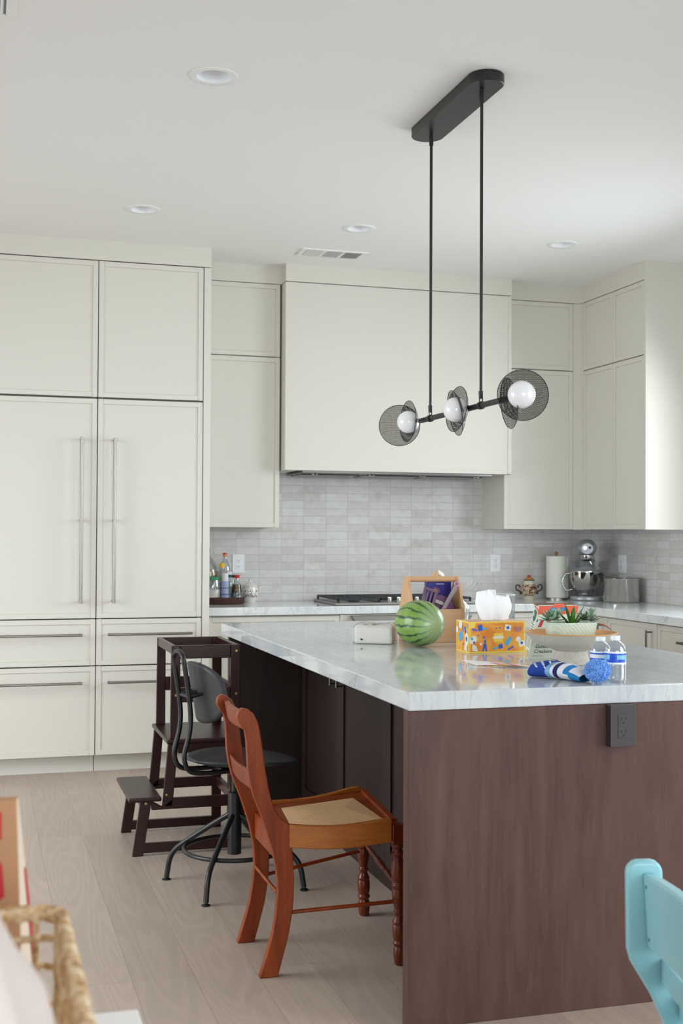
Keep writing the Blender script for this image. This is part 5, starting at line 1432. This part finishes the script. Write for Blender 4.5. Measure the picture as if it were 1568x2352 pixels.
base_path = resample(rr_path(WX0, WX1, WY0, WY1, .025, 0), .006)
mb = MB()
for ph in (0, 2 * PI / 3, 4 * PI / 3):
    pts = []
    for i, p in enumerate(base_path):
        a = i * 2 * PI * 7 / len(base_path) * 6 + ph; nx = p - Vector(((WX0 + WX1) / 2, (WY0 + WY1) / 2, 0)); nx.normalize()
        q = p + nx * (.0040 * math.cos(a)); pts.append((q.x, q.y, WZ1 + .0040 * math.sin(a)))
    mb.tube(pts, .0052, 8, closed=True)
mb.build('braided_rim', wick, t, smooth=70)
mb = MB(); fine_p = resample(rr_path(WX0 + .004, WX1 - .004, WY0 + .004, WY1 - .004, .022, 0), .002); stk = []; acc = 1.0
for i_, p_ in enumerate(fine_p):
    acc += (p_ - fine_p[i_ - 1]).length
    if acc >= .030: stk.append(p_); acc = 0
for i, p in enumerate(stk):
    mb.tube([(p.x, p.y, WZ0), (p.x + .001 * math.sin(i), p.y, (WZ0 + WZ1) / 2), (p.x, p.y, WZ1)], .0034, 7)
mb.build('stakes', wick, t, smooth=70)
mb = MB()
for k, z in enumerate((WZ0 + .0075, .772, .805, .838, .872, .906, .934)):
    pts = [(p.x + .003 * math.sin(i * .9 + k), p.y + .003 * math.cos(i * .9 + k), z + .0015 * math.sin(i * .5)) for i, p in enumerate(base_path[::2])]
    mb.tube(pts, .0036 if k else .007, 7, closed=True)
mb.build('weavers', wick, t, smooth=70)
MB().box(WX0 + .006, WX1 - .006, WY0 + .006, WY1 - .006, .7405, .746).build('basket_bottom', wick, t, smooth=0)

# white cloth heaped in the basket
mb = MB()
CP = [(-.305, .80), (-.29, .95), (-.2, 1.13), (-.1, 1.185), (-.02, 1.165), (-.006, 1.145), (.007, 1.110), (.017, 1.066), (.026, 1.038), (.035, 1.02), (.044, .998), (.053, .96), (.060, .90), (.062, .80)]
def cloth(u, v):
    t_ = u * (len(CP) - 1); i = min(int(t_), len(CP) - 2); f = t_ - i
    x = CP[i][0] + (CP[i + 1][0] - CP[i][0]) * f; z = CP[i][1] + (CP[i + 1][1] - CP[i][1]) * f
    y = .745 + .40 * v
    e = min(1, v / .12) ** .5 * (1 if v < .35 else math.cos(PI / 2 * min(1, (v - .35) / .65)) ** .6)
    fold = .007 * math.sin(46 * x + 26 * y) + .005 * math.sin(38 * y - 50 * x)
    return (x + fold * .5 * (x > 0), y, .755 + (z - .755) * e + fold * e)
mb.grid(cloth, 65, 50)
tag(mb.build('white_cloth', plain('cotton', (216, 205, 198), .9, var=.03, scale=20), None, smooth=80, solid=.003), 'crumpled off-white cloth heaped inside the wicker basket', 'cloth')

# cardboard box standing beyond the basket
t = thing('cardboard_box', 'brown cardboard box with red print and cream side, left edge', 'cardboard box', (-.1, 1.40, .74))
card = plain('cardboard', (198, 150, 112), .85, var=.06, scale=30); card_c = plain('card_cream', (226, 206, 184), .8); red_p = plain('red_print', (206, 46, 56), .6)
mb = MB(); zt = 1.048; x1 = .0425
F0, F1 = (-.26, 1.385), (x1, 1.385)
mb.poly([(-.26, 1.385, .7405), (x1 + .012, 1.385, .7405), (x1, 1.385, zt), (-.26, 1.385, zt)], 0)
mb.poly([(x1 + .012, 1.385, .7405), (x1 + .038, 1.520, .7405), (x1 + .002, 1.405, zt), (x1, 1.385, zt)], 1)
mb.poly([(-.26, 1.405, zt), (x1 + .002, 1.405, zt), (x1 + .038, 1.520, .7405), (-.26, 1.520, .7405)], 0)
mb.poly([(-.26, 1.385, .7405), (-.26, 1.385, zt), (-.26, 1.405, zt), (-.26, 1.520, .7405)], 1)
mb.poly([(-.26, 1.385, zt), (x1, 1.385, zt), (x1 + .002, 1.405, zt), (-.26, 1.405, zt)], 0)
mb.poly([(-.26, 1.385, .7405), (x1 + .012, 1.385, .7405), (x1 + .038, 1.52, .7405), (-.26, 1.52, .7405)], 0)
e = 1.3845
mb.poly([(-.05, e, 1.036), (.027, e, 1.036), (.027, e, 1.006), (.02, e, 1.004), (-.05, e, 1.006)], 2)
mb.poly([(-.05, e, .985), (.024, e, .985), (.028, e, .978), (.031, e, .944), (.022, e, .938), (-.05, e, .944)], 2)
mb.build('carton', [card, card_c, red_p], t, smooth=0)
def side_pt(f, k):
    Lp = Vector((x1 + .012 * f, 1.385, zt - (zt - .7405) * f)); Rp = Vector((x1 + .002 + .036 * f, 1.405 + .115 * f, zt - (zt - .7405) * f))
    return tuple(Lp + (Rp - Lp) * k + Vector((.0009, -.0004, 0)))
mb = MB(); mb.poly([side_pt(.28, .80), side_pt(.28, .99), side_pt(.99, .99), side_pt(.99, .74)], 0)
mb.build('red_stripe', red_p, t, smooth=0)

# ------------------------------------------------------------------ foreground, right: turquoise chair
t = thing('turquoise_chair', 'turquoise painted chair back at the bottom right corner', 'chair', (1.32, 1.82, 0))
TYN, TYF = 1.57, 2.0
pout = [(1.152, .562), (1.146, .585), (1.144, .722), (1.1455, .731), (1.150, .738), (1.156, .743), (1.164, .746), (1.190, .7465), (1.199, .744), (1.206, .738), (1.210, .730), (1.211, .720), (1.213, .600), (1.245, .52), (1.285, .43), (1.262, .20), (1.225, 0), (1.175, 0), (1.205, .21), (1.228, .415), (1.190, .50)]
for y in (TYN, TYF):
    MB().prism(pout, 'XZ', y - .012, y + .012).build('back_post', teal, t, smooth=30, bevel=.007, seg=4)
mb = MB(); rings = []; n = 18
for i in range(n + 1):
    s = i / n; y = TYF - .013 - (TYF - TYN - .026) * s; b = .020 * math.sin(PI * s)
    x = 1.172 + b; dz = .004 * math.sin(PI * s)
    rings.append([(x + .008, y, .590 - dz), (x + .032, y, .590 - dz), (x + .024, y, .725 + dz), (x, y, .725 + dz)])
mb.ring_tube(rings); mb.build('backrest', teal, t, smooth=40, bevel=.005, seg=3)
mb = MB()
for z in (.703, .608):
    xs_ = 1.1735 + (.725 - z) * .06; MB().cyl((xs_, TYF - .026, z), (xs_ + .006, TYF - .026, z), .0035, seg=12).build('screw', plain('screw_dark', (80, 110, 118), .4, .6), t)
MB().box(1.225, 1.60, TYN - .02, TYF + .02, .425, .447).build('seat', teal, t, smooth=0, bevel=.008, seg=4)
for x0, z0 in ((1.225, .375), (1.206, .525), (1.238, .462)): MB().box(x0, x0 + .022, TYN + .012, TYF - .012, z0, z0 + .045).build('crossbar', teal, t, smooth=0, bevel=.004, seg=3)
for y in (TYN + .005, TYF - .005):
    MB().prism([(1.55, .425), (1.59, .425), (1.60, 0), (1.565, 0)], 'XZ', y - .014, y + .014).build('front_leg', teal, t, smooth=0, bevel=.005)
    MB().box(1.24, 1.56, y - .009, y + .009, .385, .425).build('seat_rail', teal, t, smooth=0, bevel=.003)
pv = Matrix.Translation((1.172, 2.0, 0))
t.matrix_basis = pv @ Matrix.Rotation(math.radians(-16), 4, 'Z') @ pv.inverted() @ t.matrix_basis
bpy.context.view_layer.update()
